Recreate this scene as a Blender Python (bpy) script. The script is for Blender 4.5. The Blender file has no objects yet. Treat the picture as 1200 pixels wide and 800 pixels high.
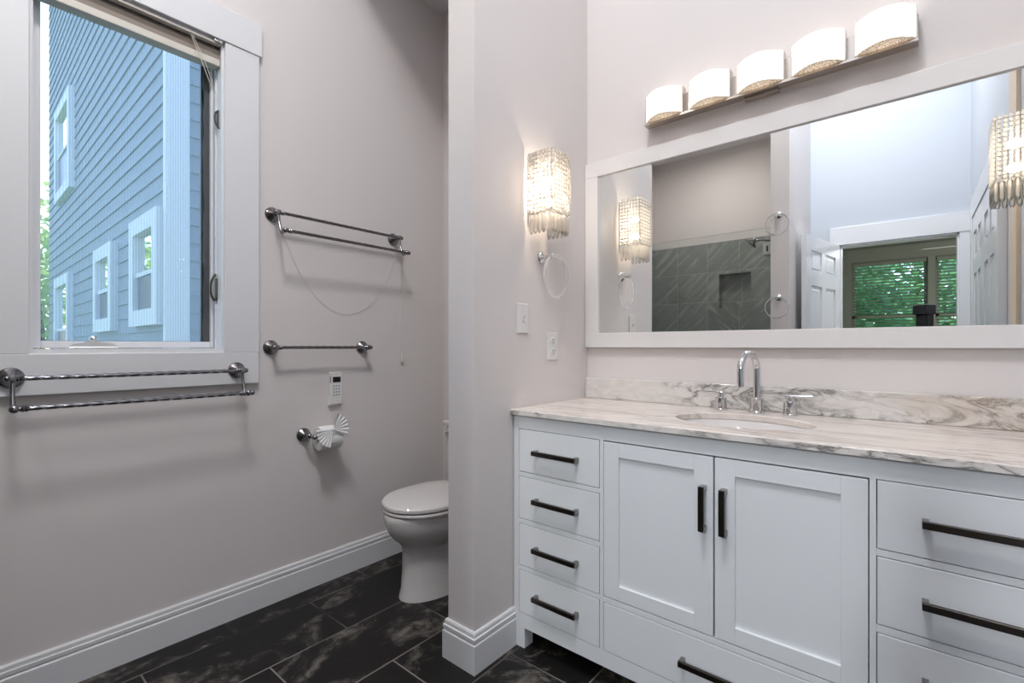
import bpy, bmesh, math, random
from mathutils import Vector, Matrix
random.seed(7)
PI = math.pi
SC = bpy.context.scene
COL = SC.collection

# ------------------------------------------------------------------ camera
cam = bpy.data.cameras.new('camera'); camo = bpy.data.objects.new('camera', cam); COL.objects.link(camo)
cam.sensor_width = 36.0
cam.lens = 556.6 / 1200 * 36.0
cam.shift_y = 5.5 / 1200
cam.clip_start = 0.02
camo.location = (0, 0, 1.145)
camo.rotation_euler = (PI / 2, 0, math.radians(39.92))
SC.camera = camo

# ------------------------------------------------------------------ view / world / lights
SC.view_settings.view_transform = 'Standard'
SC.view_settings.look = 'None'
SC.view_settings.gamma = 1.0
SC.view_settings.use_curve_mapping = False
SC.view_settings.exposure = 0.30
W_ = bpy.data.worlds.new('World'); SC.world = W_; W_.use_nodes = True
nt = W_.node_tree; nt.nodes.clear()
sky = nt.nodes.new('ShaderNodeTexSky'); sky.sky_type = 'NISHITA'
sky.sun_disc = False; sky.sun_elevation = math.radians(55); sky.sun_rotation = math.radians(-60)
sky.dust_density = 1.5; sky.ozone_density = 1.5
bg = nt.nodes.new('ShaderNodeBackground'); bg.inputs['Strength'].default_value = 0.52
wo = nt.nodes.new('ShaderNodeOutputWorld')
nt.links.new(sky.outputs[0], bg.inputs[0]); nt.links.new(bg.outputs[0], wo.inputs[0])

def light(name, kind, loc, power, color, rot=(0, 0, 0), size=0.1, size_y=None, **kw):
    l = bpy.data.lights.new(name, kind); o = bpy.data.objects.new(name, l); COL.objects.link(o)
    o.location = loc; o.rotation_euler = rot; l.energy = power; l.color = color
    if kind == 'AREA':
        l.size = size
        if size_y: l.shape = 'RECTANGLE'; l.size_y = size_y
    if kind == 'POINT': l.shadow_soft_size = size
    for k, v in kw.items(): setattr(l, k, v)
    return o

SE, SA = math.radians(55), math.radians(15)
sun_to = Vector((-math.cos(SE) * math.cos(SA), math.cos(SE) * math.sin(SA), math.sin(SE)))
s = light('sun', 'SUN', (0, 0, 9), 5.0, (1.0, 0.96, 0.90))
s.data.angle = math.radians(3.0)
s.rotation_euler = sun_to.to_track_quat('Z', 'Y').to_euler()
# daylight through the skylight over the middle of the bathroom, then added fill lights without fixtures
light('skylight_daylight', 'AREA', (-0.33, 0.13, 4.42), 36, (0.87, 0.935, 1.0), size=0.62, size_y=0.86)
light('ceiling_fill_light', 'AREA', (-0.50, 0.05, 4.15), 24, (1.0, 0.95, 0.90), size=0.35)  # added overhead fill for the bathroom, no lamp modelled
light('shower_fill_light', 'AREA', (-1.45, -0.50, 3.08), 6.5, (1.0, 0.96, 0.92), size=0.16)  # added to brighten the shower tiles, kept out of view
sp = light('doorway_fill_spot', 'SPOT', (0.14, -2.75, 2.44), 150, (0.92, 0.96, 1.0))  # invented spot, throws fill through the doorway onto the vanity
sp.data.spot_size = math.radians(46); sp.data.spot_blend = 0.6; sp.data.shadow_soft_size = 0.16
sp.rotation_euler = (Vector((0.14, -2.75, 2.44)) - Vector((-0.55, 1.3, 0.55))).to_track_quat('Z', 'Y').to_euler()
light('bedroom_fill_light', 'POINT', (1.4, -2.2, 1.6), 50, (1.0, 0.96, 0.92), size=0.12)  # unseen fill added to lift the dim bedroom walls

# ------------------------------------------------------------------ material helpers
def srgb(r, g, b):
    f = lambda c: (c / 255) / 12.92 if c / 255 <= 0.04045 else ((c / 255 + 0.055) / 1.055) ** 2.4
    return (f(r), f(g), f(b), 1.0)

class NT:
    def __init__(self, name):
        self.m = bpy.data.materials.new(name); self.m.use_nodes = True
        self.t = self.m.node_tree; self.n = self.t.nodes
        self.b = self.n.get('Principled BSDF'); self.out = self.n.get('Material Output')
    def new(self, ty, **kw):
        nd = self.n.new(ty)
        for k, v in kw.items(): setattr(nd, k, v)
        return nd
    def ln(self, a, b): self.t.links.new(a, b)
    def set(self, **kw):
        for k, v in kw.items(): self.b.inputs[k.replace('_', ' ')].default_value = v
        return self
    def coord(self, kind='Object'):
        return self.new('ShaderNodeTexCoord').outputs[kind]
    def pos(self):
        return self.new('ShaderNodeNewGeometry').outputs['Position']
    def mapping(self, v, loc=(0, 0, 0), rot=(0, 0, 0), sc=(1, 1, 1)):
        m = self.new('ShaderNodeMapping'); self.ln(v, m.inputs[0])
        m.inputs[1].default_value = loc; m.inputs[2].default_value = rot; m.inputs[3].default_value = sc
        return m.outputs[0]
    def noise(self, v, scale, detail=4, rough=0.55, dist=0.0):
        nd = self.new('ShaderNodeTexNoise'); self.ln(v, nd.inputs['Vector'])
        nd.inputs['Scale'].default_value = scale; nd.inputs['Detail'].default_value = detail
        nd.inputs['Roughness'].default_value = rough; nd.inputs['Distortion'].default_value = dist
        return nd.outputs[0]
    def ramp(self, f, stops):
        r = self.new('ShaderNodeValToRGB'); self.ln(f, r.inputs[0])
        while len(r.color_ramp.elements) < len(stops): r.color_ramp.elements.new(0.5)
        for e, (p, c) in zip(r.color_ramp.elements, stops):
            e.position = p; e.color = c if len(c) == 4 else (*c, 1)
        return r.outputs[0]
    def mix(self, f, a, b, blend='MIX'):
        m = self.new('ShaderNodeMix', data_type='RGBA', blend_type=blend)
        for inp, v in ((m.inputs[0], f), (m.inputs[6], a), (m.inputs[7], b)):
            if hasattr(v, 'is_output') or hasattr(v, 'links'): self.ln(v, inp)
            else: inp.default_value = v
        return m.outputs[2]
    def math(self, op, a, b=None, c=None):
        m = self.new('ShaderNodeMath', operation=op)
        for i, v in enumerate((a, b, c)):
            if v is None: continue
            if hasattr(v, 'links'): self.ln(v, m.inputs[i])
            else: m.inputs[i].default_value = v
        return m.outputs[0]
    def bump(self, h, strength=0.1, dist=0.002):
        b = self.new('ShaderNodeBump'); b.inputs['Strength'].default_value = strength; b.inputs['Distance'].default_value = dist
        self.ln(h, b.inputs['Height']); self.ln(b.outputs[0], self.b.inputs['Normal'])

def paint(name, rgb, rough=0.5, spec=0.4, var=0.04, bump=0.06, scale=60):
    q = NT(name); q.set(Roughness=rough); q.b.inputs['Specular IOR Level'].default_value = spec
    c = srgb(*rgb); v = q.pos()
    n = q.noise(v, 1.3, 3)
    d = tuple(x * (1 - var) for x in c[:3]) + (1,)
    q.ln(q.mix(n, d, c), q.b.inputs['Base Color'])
    if bump: q.bump(q.noise(v, scale, 3), bump, 0.002)
    return q.m

def metal(name, rgb, rough, var=0.0):
    q = NT(name); q.set(Metallic=1.0, Roughness=rough); c = srgb(*rgb)
    n = q.noise(q.coord(), 40, 2)
    q.ln(q.mix(n, tuple(x * (1 - var) for x in c[:3]) + (1,), c), q.b.inputs['Base Color'])
    return q.m

M = {}
M['wall'] = paint('wall_paint', (220, 213, 210), 0.55, 0.3, 0.03, 0.05, 90)
M['ceiling'] = paint('ceiling_paint', (236, 234, 234), 0.7, 0.2)
M['trim'] = paint('white_trim_paint', (222, 221, 222), 0.35, 0.45, 0.03, 0.05, 30)
M['skytint_wall'] = paint('wall_paint_sky_tint', (200, 206, 216), 0.55, 0.3)  # bluish cast of the skylight put into the wall colour
M['doorpaint'] = paint('white_door_paint', (228, 230, 234), 0.25, 0.5)
M['bedwall'] = paint('bedroom_paint', (146, 150, 142), 0.6, 0.3)
M['bedtrim'] = paint('bedroom_trim_paint', (165, 172, 158), 0.45, 0.4)
M['cabinet'] = paint('cabinet_paint', (226, 228, 230), 0.32, 0.45, 0.02, 0.02)
M['frame'] = paint('mirror_frame_paint', (226, 222, 220), 0.4, 0.4, 0.02, 0.03)
M['plastic'] = paint('white_plastic', (226, 222, 220), 0.3, 0.5, 0.0, 0)
M['dark'] = paint('dark_gap', (20, 20, 21), 0.6, 0.3, 0, 0)
M['porcelain'] = paint('porcelain', (214, 209, 206), 0.08, 0.5, 0.0, 0)
M['paper'] = paint('tissue_paper', (236, 234, 232), 0.9, 0.1, 0.05, 0.3, 220)
M['cord'] = paint('white_cord', (215, 208, 198), 0.7, 0.2, 0, 0)
M['shade'] = paint('taupe_shade_fabric', (156, 146, 136), 0.8, 0.1, 0.1, 0.1, 120)
M['shaderail'] = paint('shade_rail', (206, 200, 190), 0.4, 0.4, 0, 0)
M['gasket'] = paint('window_gasket', (88, 90, 92), 0.5, 0.3, 0.4, 0.1, 40)
M['black'] = paint('black_plastic', (18, 18, 20), 0.4, 0.4, 0, 0)
M['nickel'] = metal('dark_pewter', (150, 148, 150), 0.22, 0.25)
M['chrome'] = metal('chrome', (218, 218, 220), 0.07)
M['brushed'] = metal('brushed_nickel', (196, 186, 176), 0.25)
M['bronze'] = metal('dark_bronze_pull', (92, 86, 82), 0.30, 0.15)
M['bronzeend'] = metal('pull_post', (150, 146, 142), 0.3)
M['crank'] = metal('bright_handle', (240, 240, 238), 0.35)
M['brass'] = metal('aged_brass', (120, 112, 96), 0.3, 0.3)

q = NT('mirror_silver'); q.set(Metallic=1.0, Roughness=0.0); q.b.inputs['Base Color'].default_value = (0.90, 0.92, 0.91, 1); M['mirror'] = q.m

def glassy(name, tint, refl=1.0):
    q = NT(name); q.n.remove(q.b)
    tr = q.new('ShaderNodeBsdfTransparent'); tr.inputs[0].default_value = (*tint, 1)
    gl = q.new('ShaderNodeBsdfGlossy'); gl.inputs['Roughness'].default_value = 0.0
    fr = q.new('ShaderNodeFresnel'); fr.inputs[0].default_value = 1.45
    mx = q.new('ShaderNodeMixShader')
    f = q.math('MULTIPLY', fr.outputs[0], refl)
    q.ln(f, mx.inputs[0]); q.ln(tr.outputs[0], mx.inputs[1]); q.ln(gl.outputs[0], mx.inputs[2]); q.ln(mx.outputs[0], q.out.inputs[0])
    return q.m
M['glass'] = glassy('window_glass', (0.93, 0.96, 0.98), 0.06)
M['showerglass'] = glassy('shower_glass', (0.95, 0.97, 0.96), 0.9)
q = NT('clear_acrylic'); q.n.remove(q.b)
tr = q.new('ShaderNodeBsdfTransparent'); tl = q.new('ShaderNodeBsdfTranslucent'); tl.inputs[0].default_value = (0.95, 0.94, 0.93, 1); di = q.new('ShaderNodeBsdfDiffuse'); di.inputs[0].default_value = (0.95, 0.94, 0.93, 1)
ma = q.new('ShaderNodeMixShader'); ma.inputs[0].default_value = 0.6; mb_ = q.new('ShaderNodeMixShader'); mb_.inputs[0].default_value = 0.33
q.ln(tl.outputs[0], ma.inputs[1]); q.ln(di.outputs[0], ma.inputs[2]); q.ln(tr.outputs[0], mb_.inputs[1]); q.ln(ma.outputs[0], mb_.inputs[2]); q.ln(mb_.outputs[0], q.out.inputs[0])
M['clear'] = q.m

# insect screen: fine woven mesh, see-through
q = NT('insect_screen'); q.n.remove(q.b)
tr = q.new('ShaderNodeBsdfTransparent'); di = q.new('ShaderNodeBsdfTranslucent'); di.inputs[0].default_value = (0.75, 0.8, 0.85, 1)
mx = q.new('ShaderNodeMixShader')
wv = q.new('ShaderNodeTexWave', wave_type='BANDS', bands_direction='Y'); q.ln(q.coord(), wv.inputs[0]); wv.inputs['Scale'].default_value = 36
q.ln(q.math('MULTIPLY_ADD', wv.outputs[1], 0.10, 0.12), mx.inputs[0])
q.ln(tr.outputs[0], mx.inputs[1]); q.ln(di.outputs[0], mx.inputs[2]); q.ln(mx.outputs[0], q.out.inputs[0])
M['screen'] = q.m

# crystals
q = NT('crystal'); q.n.remove(q.b)
tr = q.new('ShaderNodeBsdfTransparent'); tr.inputs[0].default_value = (0.97, 0.95, 0.92, 1)
tl = q.new('ShaderNodeBsdfTranslucent'); tl.inputs[0].default_value = (0.95, 0.93, 0.90, 1)
gl = q.new('ShaderNodeBsdfGlossy'); gl.inputs['Roughness'].default_value = 0.03
m1 = q.new('ShaderNodeMixShader'); m1.inputs[0].default_value = 0.6
m2 = q.new('ShaderNodeMixShader')
fr = q.new('ShaderNodeFresnel'); fr.inputs[0].default_value = 1.5
q.ln(tr.outputs[0], m1.inputs[1]); q.ln(tl.outputs[0], m1.inputs[2])
q.ln(fr.outputs[0], m2.inputs[0]); q.ln(m1.outputs[0], m2.inputs[1]); q.ln(gl.outputs[0], m2.inputs[2]); q.ln(m2.outputs[0], q.out.inputs[0])
M['crystal'] = q.m

M['prism'] = M['crystal'].copy(); M['prism'].name = 'clear_prism'
for nd in M['prism'].node_tree.nodes:
    if nd.type == 'MIX_SHADER' and not nd.inputs[0].is_linked: nd.inputs[0].default_value = 0.32
def emit(name, rgb, strength):
    q = NT(name); q.n.remove(q.b); e = q.new('ShaderNodeEmission'); e.inputs[0].default_value = (*rgb, 1); e.inputs[1].default_value = strength
    q.ln(e.outputs[0], q.out.inputs[0]); return q.m
M['lampglass'] = emit('lit_opal_glass', (1.0, 0.92, 0.84), 1.3)
M['lampbulb'] = emit('lit_lamp_bulb', (1.0, 0.90, 0.80), 9.0)
M['bulb'] = emit('lit_bulb', (1.0, 0.84, 0.66), 70.0)

# perforated sparkle plate under the lamps
q = NT('textured_clear_plate'); q.n.remove(q.b); v = q.coord()
vo = q.new('ShaderNodeTexVoronoi'); q.ln(v, vo.inputs['Vector']); vo.inputs['Scale'].default_value = 210
tl = q.new('ShaderNodeBsdfTranslucent'); di = q.new('ShaderNodeBsdfDiffuse'); ms = q.new('ShaderNodeMixShader'); ms.inputs[0].default_value = 0.3
cr_ = q.ramp(vo.outputs['Distance'], [(0.30, srgb(252, 248, 242)), (0.62, srgb(190, 180, 168))])
q.ln(cr_, tl.inputs[0]); q.ln(cr_, di.inputs[0]); q.ln(tl.outputs[0], ms.inputs[1]); q.ln(di.outputs[0], ms.inputs[2]); q.ln(ms.outputs[0], q.out.inputs[0])
M['plate'] = q.m

# marble
def marble(name, vscale, streak, amt, c0):
    q = NT(name); v = q.pos()
    mp = q.mapping(v, rot=(0.0, 0.55, 0.15), sc=streak)
    n1 = q.noise(mp, 3.2 * vscale, 7, 0.62, 1.1)
    rid = q.math('ABSOLUTE', q.math('SUBTRACT', n1, 0.5))
    vein = q.ramp(rid, [(0.0, (1, 1, 1)), (0.022, (0.5, 0.5, 0.5)), (0.075, (0, 0, 0))])
    n2 = q.noise(mp, 1.6 * vscale, 5, 0.6, 0.6)
    gate = q.ramp(n2, [(0.41, (0, 0, 0)), (0.56, (1, 1, 1))])
    n3 = q.noise(mp, 14 * vscale, 5, 0.6, 0.5)
    cloud = q.ramp(n3, [(0.35, (0, 0, 0)), (0.75, (1, 1, 1))])
    base = q.mix(q.math('MULTIPLY', cloud, 0.55), c0, srgb(192, 182, 175))
    c = q.mix(q.math('MULTIPLY', q.math('MULTIPLY', vein, gate), amt), base, srgb(84, 81, 80))
    nb = q.noise(v, 2.2, 3); br = q.ramp(nb, [(0.60, (0, 0, 0)), (0.74, (1, 1, 1))])
    c = q.mix(q.math('MULTIPLY', br, 0.45), c, srgb(196, 172, 146))
    q.ln(c, q.b.inputs['Base Color']); q.set(Roughness=0.16)
    return q.m
M['marble'] = marble('marble', 2.3, (0.75, 1, 1.7), 0.9, srgb(222, 217, 212))
M['marbletop'] = marble('marble_top', 1.5, (0.55, 3.2, 1.2), 0.5, srgb(226, 214, 206))

# slate-look floor tiles
q = NT('dark_slate_tiles'); v = q.pos()
sx = q.new('ShaderNodeSeparateXYZ'); q.ln(v, sx.inputs[0])
cb = q.new('ShaderNodeCombineXYZ')
q.ln(q.math('SUBTRACT', sx.outputs[1], 0.745), cb.inputs[0]); q.ln(q.math('ADD', sx.outputs[0], 2.055), cb.inputs[1])
bk = q.new('ShaderNodeTexBrick', offset=0.5, offset_frequency=2); q.ln(cb.outputs[0], bk.inputs['Vector'])
bk.inputs['Color1'].default_value = (0.25, 0.25, 0.25, 1); bk.inputs['Color2'].default_value = (1, 1, 1, 1); bk.inputs['Mortar'].default_value = (0, 0, 0, 1)
bk.inputs['Scale'].default_value = 1; bk.inputs['Mortar Size'].default_value = 0.0032; bk.inputs['Mortar Smooth'].default_value = 0.3
bk.inputs['Brick Width'].default_value = 0.61; bk.inputs['Row Height'].default_value = 0.305
off = q.new('ShaderNodeVectorMath', operation='MULTIPLY_ADD')   # each tile samples its own bit of slate
q.ln(bk.outputs[0], off.inputs[0]); off.inputs[1].default_value = (7.3, 3.1, 5.7); q.ln(v, off.inputs[2])
n1 = q.noise(q.mapping(off.outputs[0], sc=(1.6, 1.0, 1.0)), 3.4, 9, 0.66, 0.8)
n2 = q.noise(off.outputs[0], 22, 9, 0.74, 0.5)
pat = q.ramp(n1, [(0.53, (0, 0, 0)), (0.66, (1, 1, 1))])
grain = q.ramp(n2, [(0.40, (0.0, 0.0, 0.0)), (0.60, (1, 1, 1))])
base = q.mix(n2, srgb(15, 14, 13), srgb(31, 29, 28))
base = q.mix(q.math('MULTIPLY', pat, grain), base, srgb(124, 117, 110))
gn = q.ramp(q.noise(v, 1.9, 3), [(0.42, srgb(44, 41, 40)), (0.56, srgb(128, 120, 114))])
q.ln(q.mix(bk.outputs[1], base, gn), q.b.inputs['Base Color'])
q.set(Roughness=0.45); q.b.inputs['Specular IOR Level'].default_value = 0.3; q.bump(q.math('SUBTRACT', n2, q.math('MULTIPLY', bk.outputs[1], 1.0)), 0.25, 0.003)
M['floor'] = q.m

# green-grey shower tiles, diagonal veins
q = NT('green_slate_tiles'); v = q.pos()
sx = q.new('ShaderNodeSeparateXYZ'); q.ln(v, sx.inputs[0])
cb = q.new('ShaderNodeCombineXYZ')
xy = q.math('ADD', sx.outputs[0], q.math('MULTIPLY', sx.outputs[1], 0.0))
q.ln(q.math('ADD', xy, 1.914), cb.inputs[0]); q.ln(q.math('SUBTRACT', sx.outputs[2], 2.21 - 3.05), cb.inputs[1])
bk = q.new('ShaderNodeTexBrick', offset=0.0, offset_frequency=2); q.ln(cb.outputs[0], bk.inputs['Vector'])
bk.inputs['Color1'].default_value = (0, 0, 0, 1); bk.inputs['Color2'].default_value = (1, 1, 1, 1); bk.inputs['Mortar'].default_value = (0.5, 0.5, 0.5, 1)
bk.inputs['Scale'].default_value = 1; bk.inputs['Mortar Size'].default_value = 0.003
bk.inputs['Brick Width'].default_value = 0.307; bk.inputs['Row Height'].default_value = 0.305
par = q.math('FLOORED_MODULO', q.math('FLOOR', q.math('DIVIDE', q.math('ADD', xy, 1.914), 0.307)), 3.0)
bw_ = q.new('ShaderNodeSeparateColor'); q.ln(bk.outputs[0], bw_.inputs[0])
sg = q.math('SUBTRACT', q.math('MULTIPLY', q.math('GREATER_THAN', bw_.outputs[0], 0.68), 2.0), 1.0)
dg = q.math('ADD', q.math('MULTIPLY', xy, sg), sx.outputs[2])
cr = q.math('SUBTRACT', q.math('MULTIPLY', xy, sg), sx.outputs[2])
cv = q.new('ShaderNodeCombineXYZ'); q.ln(q.math('MULTIPLY', dg, 0.6), cv.inputs[0]); q.ln(q.math('MULTIPLY', cr, 0.0), cv.inputs[1])
cv2 = q.new('ShaderNodeCombineXYZ'); q.ln(q.math('MULTIPLY', q.math('SUBTRACT', q.math('MULTIPLY', xy, sg), sx.outputs[2]), -0.5), cv2.inputs[0])
st = q.new('ShaderNodeCombineXYZ'); q.ln(q.math('MULTIPLY', dg, 9.0), st.inputs[0]); q.ln(q.math('MULTIPLY', cr, 0.7), st.inputs[1]); q.ln(q.math('MULTIPLY', bw_.outputs[0], 9.0), st.inputs[2])
n1 = q.noise(st.outputs[0], 2.2, 6, 0.6, 0.35)
n2 = q.noise(v, 9, 5)
c = q.mix(n2, srgb(126, 130, 126), srgb(156, 159, 155))
c = q.mix(q.math('MULTIPLY', bw_.outputs[0], 0.30), c, srgb(98, 102, 98))
c = q.mix(q.ramp(n1, [(0.52, (0, 0, 0)), (0.68, (0.7, 0.7, 0.7))]), c, srgb(184, 187, 179))
c = q.mix(bk.outputs[1], c, srgb(172, 175, 168))
q.ln(c, q.b.inputs['Base Color']); q.set(Roughness=0.3); M['showertile'] = q.m

# pine
q = NT('pine_wood'); v = q.pos()
n = q.noise(q.mapping(v, sc=(30, 30, 1.2)), 1.2, 5, 0.6, 0.6)
q.ln(q.ramp(n, [(0.3, srgb(206, 184, 160)), (0.7, srgb(228, 212, 194))]), q.b.inputs['Base Color']); q.set(Roughness=0.5); M['pine'] = q.m
# remaining outdoors
M['siding'] = paint('blue_grey_siding', (147, 159, 168), 0.6, 0.2, 0.08, 0.1, 12)
M['exttrim'] = paint('white_exterior_trim', (240, 243, 246), 0.6, 0.3)
M['extglass'] = paint('dark_window_screen', (70, 78, 104), 0.3, 0.5, 0.3, 0)
q = NT('dim_pane'); q.set(Metallic=1.0, Roughness=0.03); q.b.inputs['Base Color'].default_value = (0.75, 0.8, 0.75, 1); M['extpane'] = q.m
M['roof'] = paint('roof_shingle', (80, 80, 84), 0.9, 0.1, 0.2, 0.3, 20)
M['grass'] = paint('lawn', (86, 112, 56), 0.95, 0.1, 0.4, 0.4, 8)
M['bark'] = paint('bark', (84, 70, 56), 0.9, 0.1, 0.3, 0.4, 14)
q = NT('leaf'); v = q.pos()
n = q.noise(v, 5, 3)
q.ln(q.ramp(n, [(0.3, srgb(78, 120, 52)), (0.7, srgb(160, 196, 96))]), q.b.inputs['Base Color']); q.set(Roughness=0.5)
tl = q.new('ShaderNodeBsdfTranslucent'); tl.inputs[0].default_value = srgb(190, 225, 110)
ms = q.new('ShaderNodeMixShader'); ms.inputs[0].default_value = 0.4
q.ln(q.b.outputs[0], ms.inputs[1]); q.ln(tl.outputs[0], ms.inputs[2]); q.ln(ms.outputs[0], q.out.inputs[0]); M['leaf'] = q.m
q = NT('leaf_deep'); v = q.pos()
n = q.noise(v, 5, 3)
q.ln(q.ramp(n, [(0.3, srgb(60, 112, 84)), (0.7, srgb(124, 170, 126))]), q.b.inputs['Base Color']); q.set(Roughness=0.5)
tl = q.new('ShaderNodeBsdfTranslucent'); tl.inputs[0].default_value = srgb(120, 190, 120)
ms = q.new('ShaderNodeMixShader'); ms.inputs[0].default_value = 0.4
q.ln(q.b.outputs[0], ms.inputs[1]); q.ln(tl.outputs[0], ms.inputs[2]); q.ln(ms.outputs[0], q.out.inputs[0]); M['leafdeep'] = q.m

# ------------------------------------------------------------------ mesh helpers
class MB:
    def __init__(self): self.bm = bmesh.new(); self.sm = False
    def box(self, x0, x1, y0, y1, z0, z1, bev=0.0):
        x0, x1 = sorted((x0, x1)); y0, y1 = sorted((y0, y1)); z0, z1 = sorted((z0, z1))
        v = [self.bm.verts.new(p) for p in ((x0, y0, z0), (x1, y0, z0), (x1, y1, z0), (x0, y1, z0), (x0, y0, z1), (x1, y0, z1), (x1, y1, z1), (x0, y1, z1))]
        fs = [self.bm.faces.new([v[i] for i in f]) for f in ((0, 3, 2, 1), (4, 5, 6, 7), (0, 1, 5, 4), (1, 2, 6, 5), (2, 3, 7, 6), (3, 0, 4, 7))]
        if bev:
            es = list({e for f in fs for e in f.edges})
            bmesh.ops.bevel(self.bm, geom=es, offset=bev, segments=2, profile=0.5, affect='EDGES')
        return self
    def prism(self, pts, axis, a, b):           # extrude a closed 2-D outline along an axis
        def P(p, t):
            return {'x': (t, p[0], p[1]), 'y': (p[0], t, p[1]), 'z': (p[0], p[1], t)}[axis]
        A = [self.bm.verts.new(P(p, a)) for p in pts]; B = [self.bm.verts.new(P(p, b)) for p in pts]
        n = len(pts)
        self.bm.faces.new(A); self.bm.faces.new(B[::-1])
        for i in range(n): self.bm.faces.new((A[i], B[i], B[(i + 1) % n], A[(i + 1) % n]))
        return self
    def tube(self, path, r, seg=12, caps=True, twist=0.0, lobes=0, amp=0.0):
        path = [Vector(p) for p in path]; n = len(path)
        rs = r if isinstance(r, (list, tuple)) else [r] * n
        rings = []; prev = None
        for i, p in enumerate(path):
            t = (path[min(i + 1, n - 1)] - path[max(i - 1, 0)]).normalized()
            if prev is None:
                u = t.cross(Vector((0, 0, 1)))
                if u.length < 1e-4: u = t.cross(Vector((1, 0, 0)))
                u.normalize()
            else:
                u = (prev - t * prev.dot(t)).normalized()
            prev = u; w = t.cross(u)
            ring = []
            for k in range(seg):
                an = 2 * PI * k / seg; rr = rs[i]
                if lobes: rr *= 1 + amp * math.cos(lobes * (an + twist * i))
                ring.append(self.bm.verts.new(p + (u * math.cos(an) + w * math.sin(an)) * rr))
            rings.append(ring)
        for a, b in zip(rings, rings[1:]):
            for k in range(seg): self.bm.faces.new((a[k], a[(k + 1) % seg], b[(k + 1) % seg], b[k]))
        if caps: self.bm.faces.new(rings[0][::-1]); self.bm.faces.new(rings[-1])
        self.sm = True; return self
    def cyl(self, a, b, r, seg=20): return self.tube([a, b], r, seg)
    def lathe(self, prof, origin, axis=(0, 0, 1), seg=28):     # prof: (radius, distance along axis)
        ax = Vector(axis).normalized(); o = Vector(origin)
        u = ax.cross(Vector((0, 0, 1)));
        if u.length < 1e-4: u = Vector((1, 0, 0))
        u.normalize(); w = ax.cross(u)
        rings = []
        for r, h in prof:
            if r < 1e-6: rings.append([self.bm.verts.new(o + ax * h)])
            else: rings.append([self.bm.verts.new(o + ax * h + (u * math.cos(2 * PI * k / seg) + w * math.sin(2 * PI * k / seg)) * r) for k in range(seg)])
        for a, b in zip(rings, rings[1:]):
            if len(a) == 1 and len(b) == 1: continue
            for k in range(seg):
                k2 = (k + 1) % seg
                if len(a) == 1: self.bm.faces.new((a[0], b[k2], b[k]))
                elif len(b) == 1: self.bm.faces.new((a[k], a[k2], b[0]))
                else: self.bm.faces.new((a[k], a[k2], b[k2], b[k]))
        if len(rings[0]) > 1: self.bm.faces.new(rings[0][::-1])
        if len(rings[-1]) > 1: self.bm.faces.new(rings[-1])
        self.sm = True; return self
    def ball(self, c, r, sc=(1, 1, 1), seg=16):
        m = Matrix.Translation(c) @ Matrix.Diagonal((*sc, 1))
        bmesh.ops.create_uvsphere(self.bm, u_segments=seg, v_segments=seg // 2 + 2, radius=r, matrix=m); self.sm = True; return self
    def torus(self, c, R, r, normal, seg=40, s2=10):
        nrm = Vector(normal).normalized(); u = nrm.cross(Vector((0, 0, 1)));
        if u.length < 1e-4: u = Vector((1, 0, 0))
        u.normalize(); w = nrm.cross(u); c = Vector(c); rings = []
        for i in range(seg):
            a = 2 * PI * i / seg; d = u * math.cos(a) + w * math.sin(a)
            rings.append([self.bm.verts.new(c + d * (R + r * math.cos(2 * PI * k / s2)) + nrm * r * math.sin(2 * PI * k / s2)) for k in range(s2)])
        for i in range(seg):
            a, b = rings[i], rings[(i + 1) % seg]
            for k in range(s2): self.bm.faces.new((a[k], b[k], b[(k + 1) % s2], a[(k + 1) % s2]))
        self.sm = True; return self
    def loft(self, sections, cap0=True, cap1=True):            # list of equal-length closed rings
        R = [[self.bm.verts.new(p) for p in s] for s in sections]
        n = len(R[0])
        for a, b in zip(R, R[1:]):
            for k in range(n): self.bm.faces.new((a[k], a[(k + 1) % n], b[(k + 1) % n], b[k]))
        if cap0: self.bm.faces.new(R[0][::-1])
        if cap1: self.bm.faces.new(R[-1])
        self.sm = True; return self
    def quad(self, *p): self.bm.faces.new([self.bm.verts.new(x) for x in p]); return self
    def build(self, name, mat, parent=None, smooth=None, label=None):
        if self.sm or smooth: bmesh.ops.recalc_face_normals(self.bm, faces=self.bm.faces)
        else: bmesh.ops.recalc_face_normals(self.bm, faces=self.bm.faces)
        if parent is not None:
            off = wloc(parent)
            bmesh.ops.translate(self.bm, verts=self.bm.verts, vec=-off)
        me = bpy.data.meshes.new(name); self.bm.to_mesh(me); self.bm.free()
        me.materials.append(mat)
        if (self.sm if smooth is None else smooth):
            for p in me.polygons: p.use_smooth = True
            try: me.set_sharp_from_angle(angle=math.radians(38))
            except Exception: pass
        o = bpy.data.objects.new(name, me); COL.objects.link(o)
        if parent is not None: o.parent = parent
        if label: o['label'] = label
        return o

def wloc(o):
    v = Vector(o.location); p = o.parent
    while p is not None: v = v + Vector(p.location); p = p.parent
    return v

def thing(name, label, cat, loc, group=None):
    o = bpy.data.objects.new(name, None); COL.objects.link(o); o.location = loc; o.empty_display_size = 0.05
    o['label'] = label; o['category'] = cat
    if group: o['group'] = group
    return o
def struct(o):
    o['kind'] = 'structure'; return o
def S(name, mb, mat): return struct(mb.build(name, mat))

def copy_tree(o, parent=None):
    c = o.copy(); COL.objects.link(c)
    if parent is not None: c.parent = parent
    for ch in list(o.children): copy_tree(ch, c)
    return c

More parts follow.
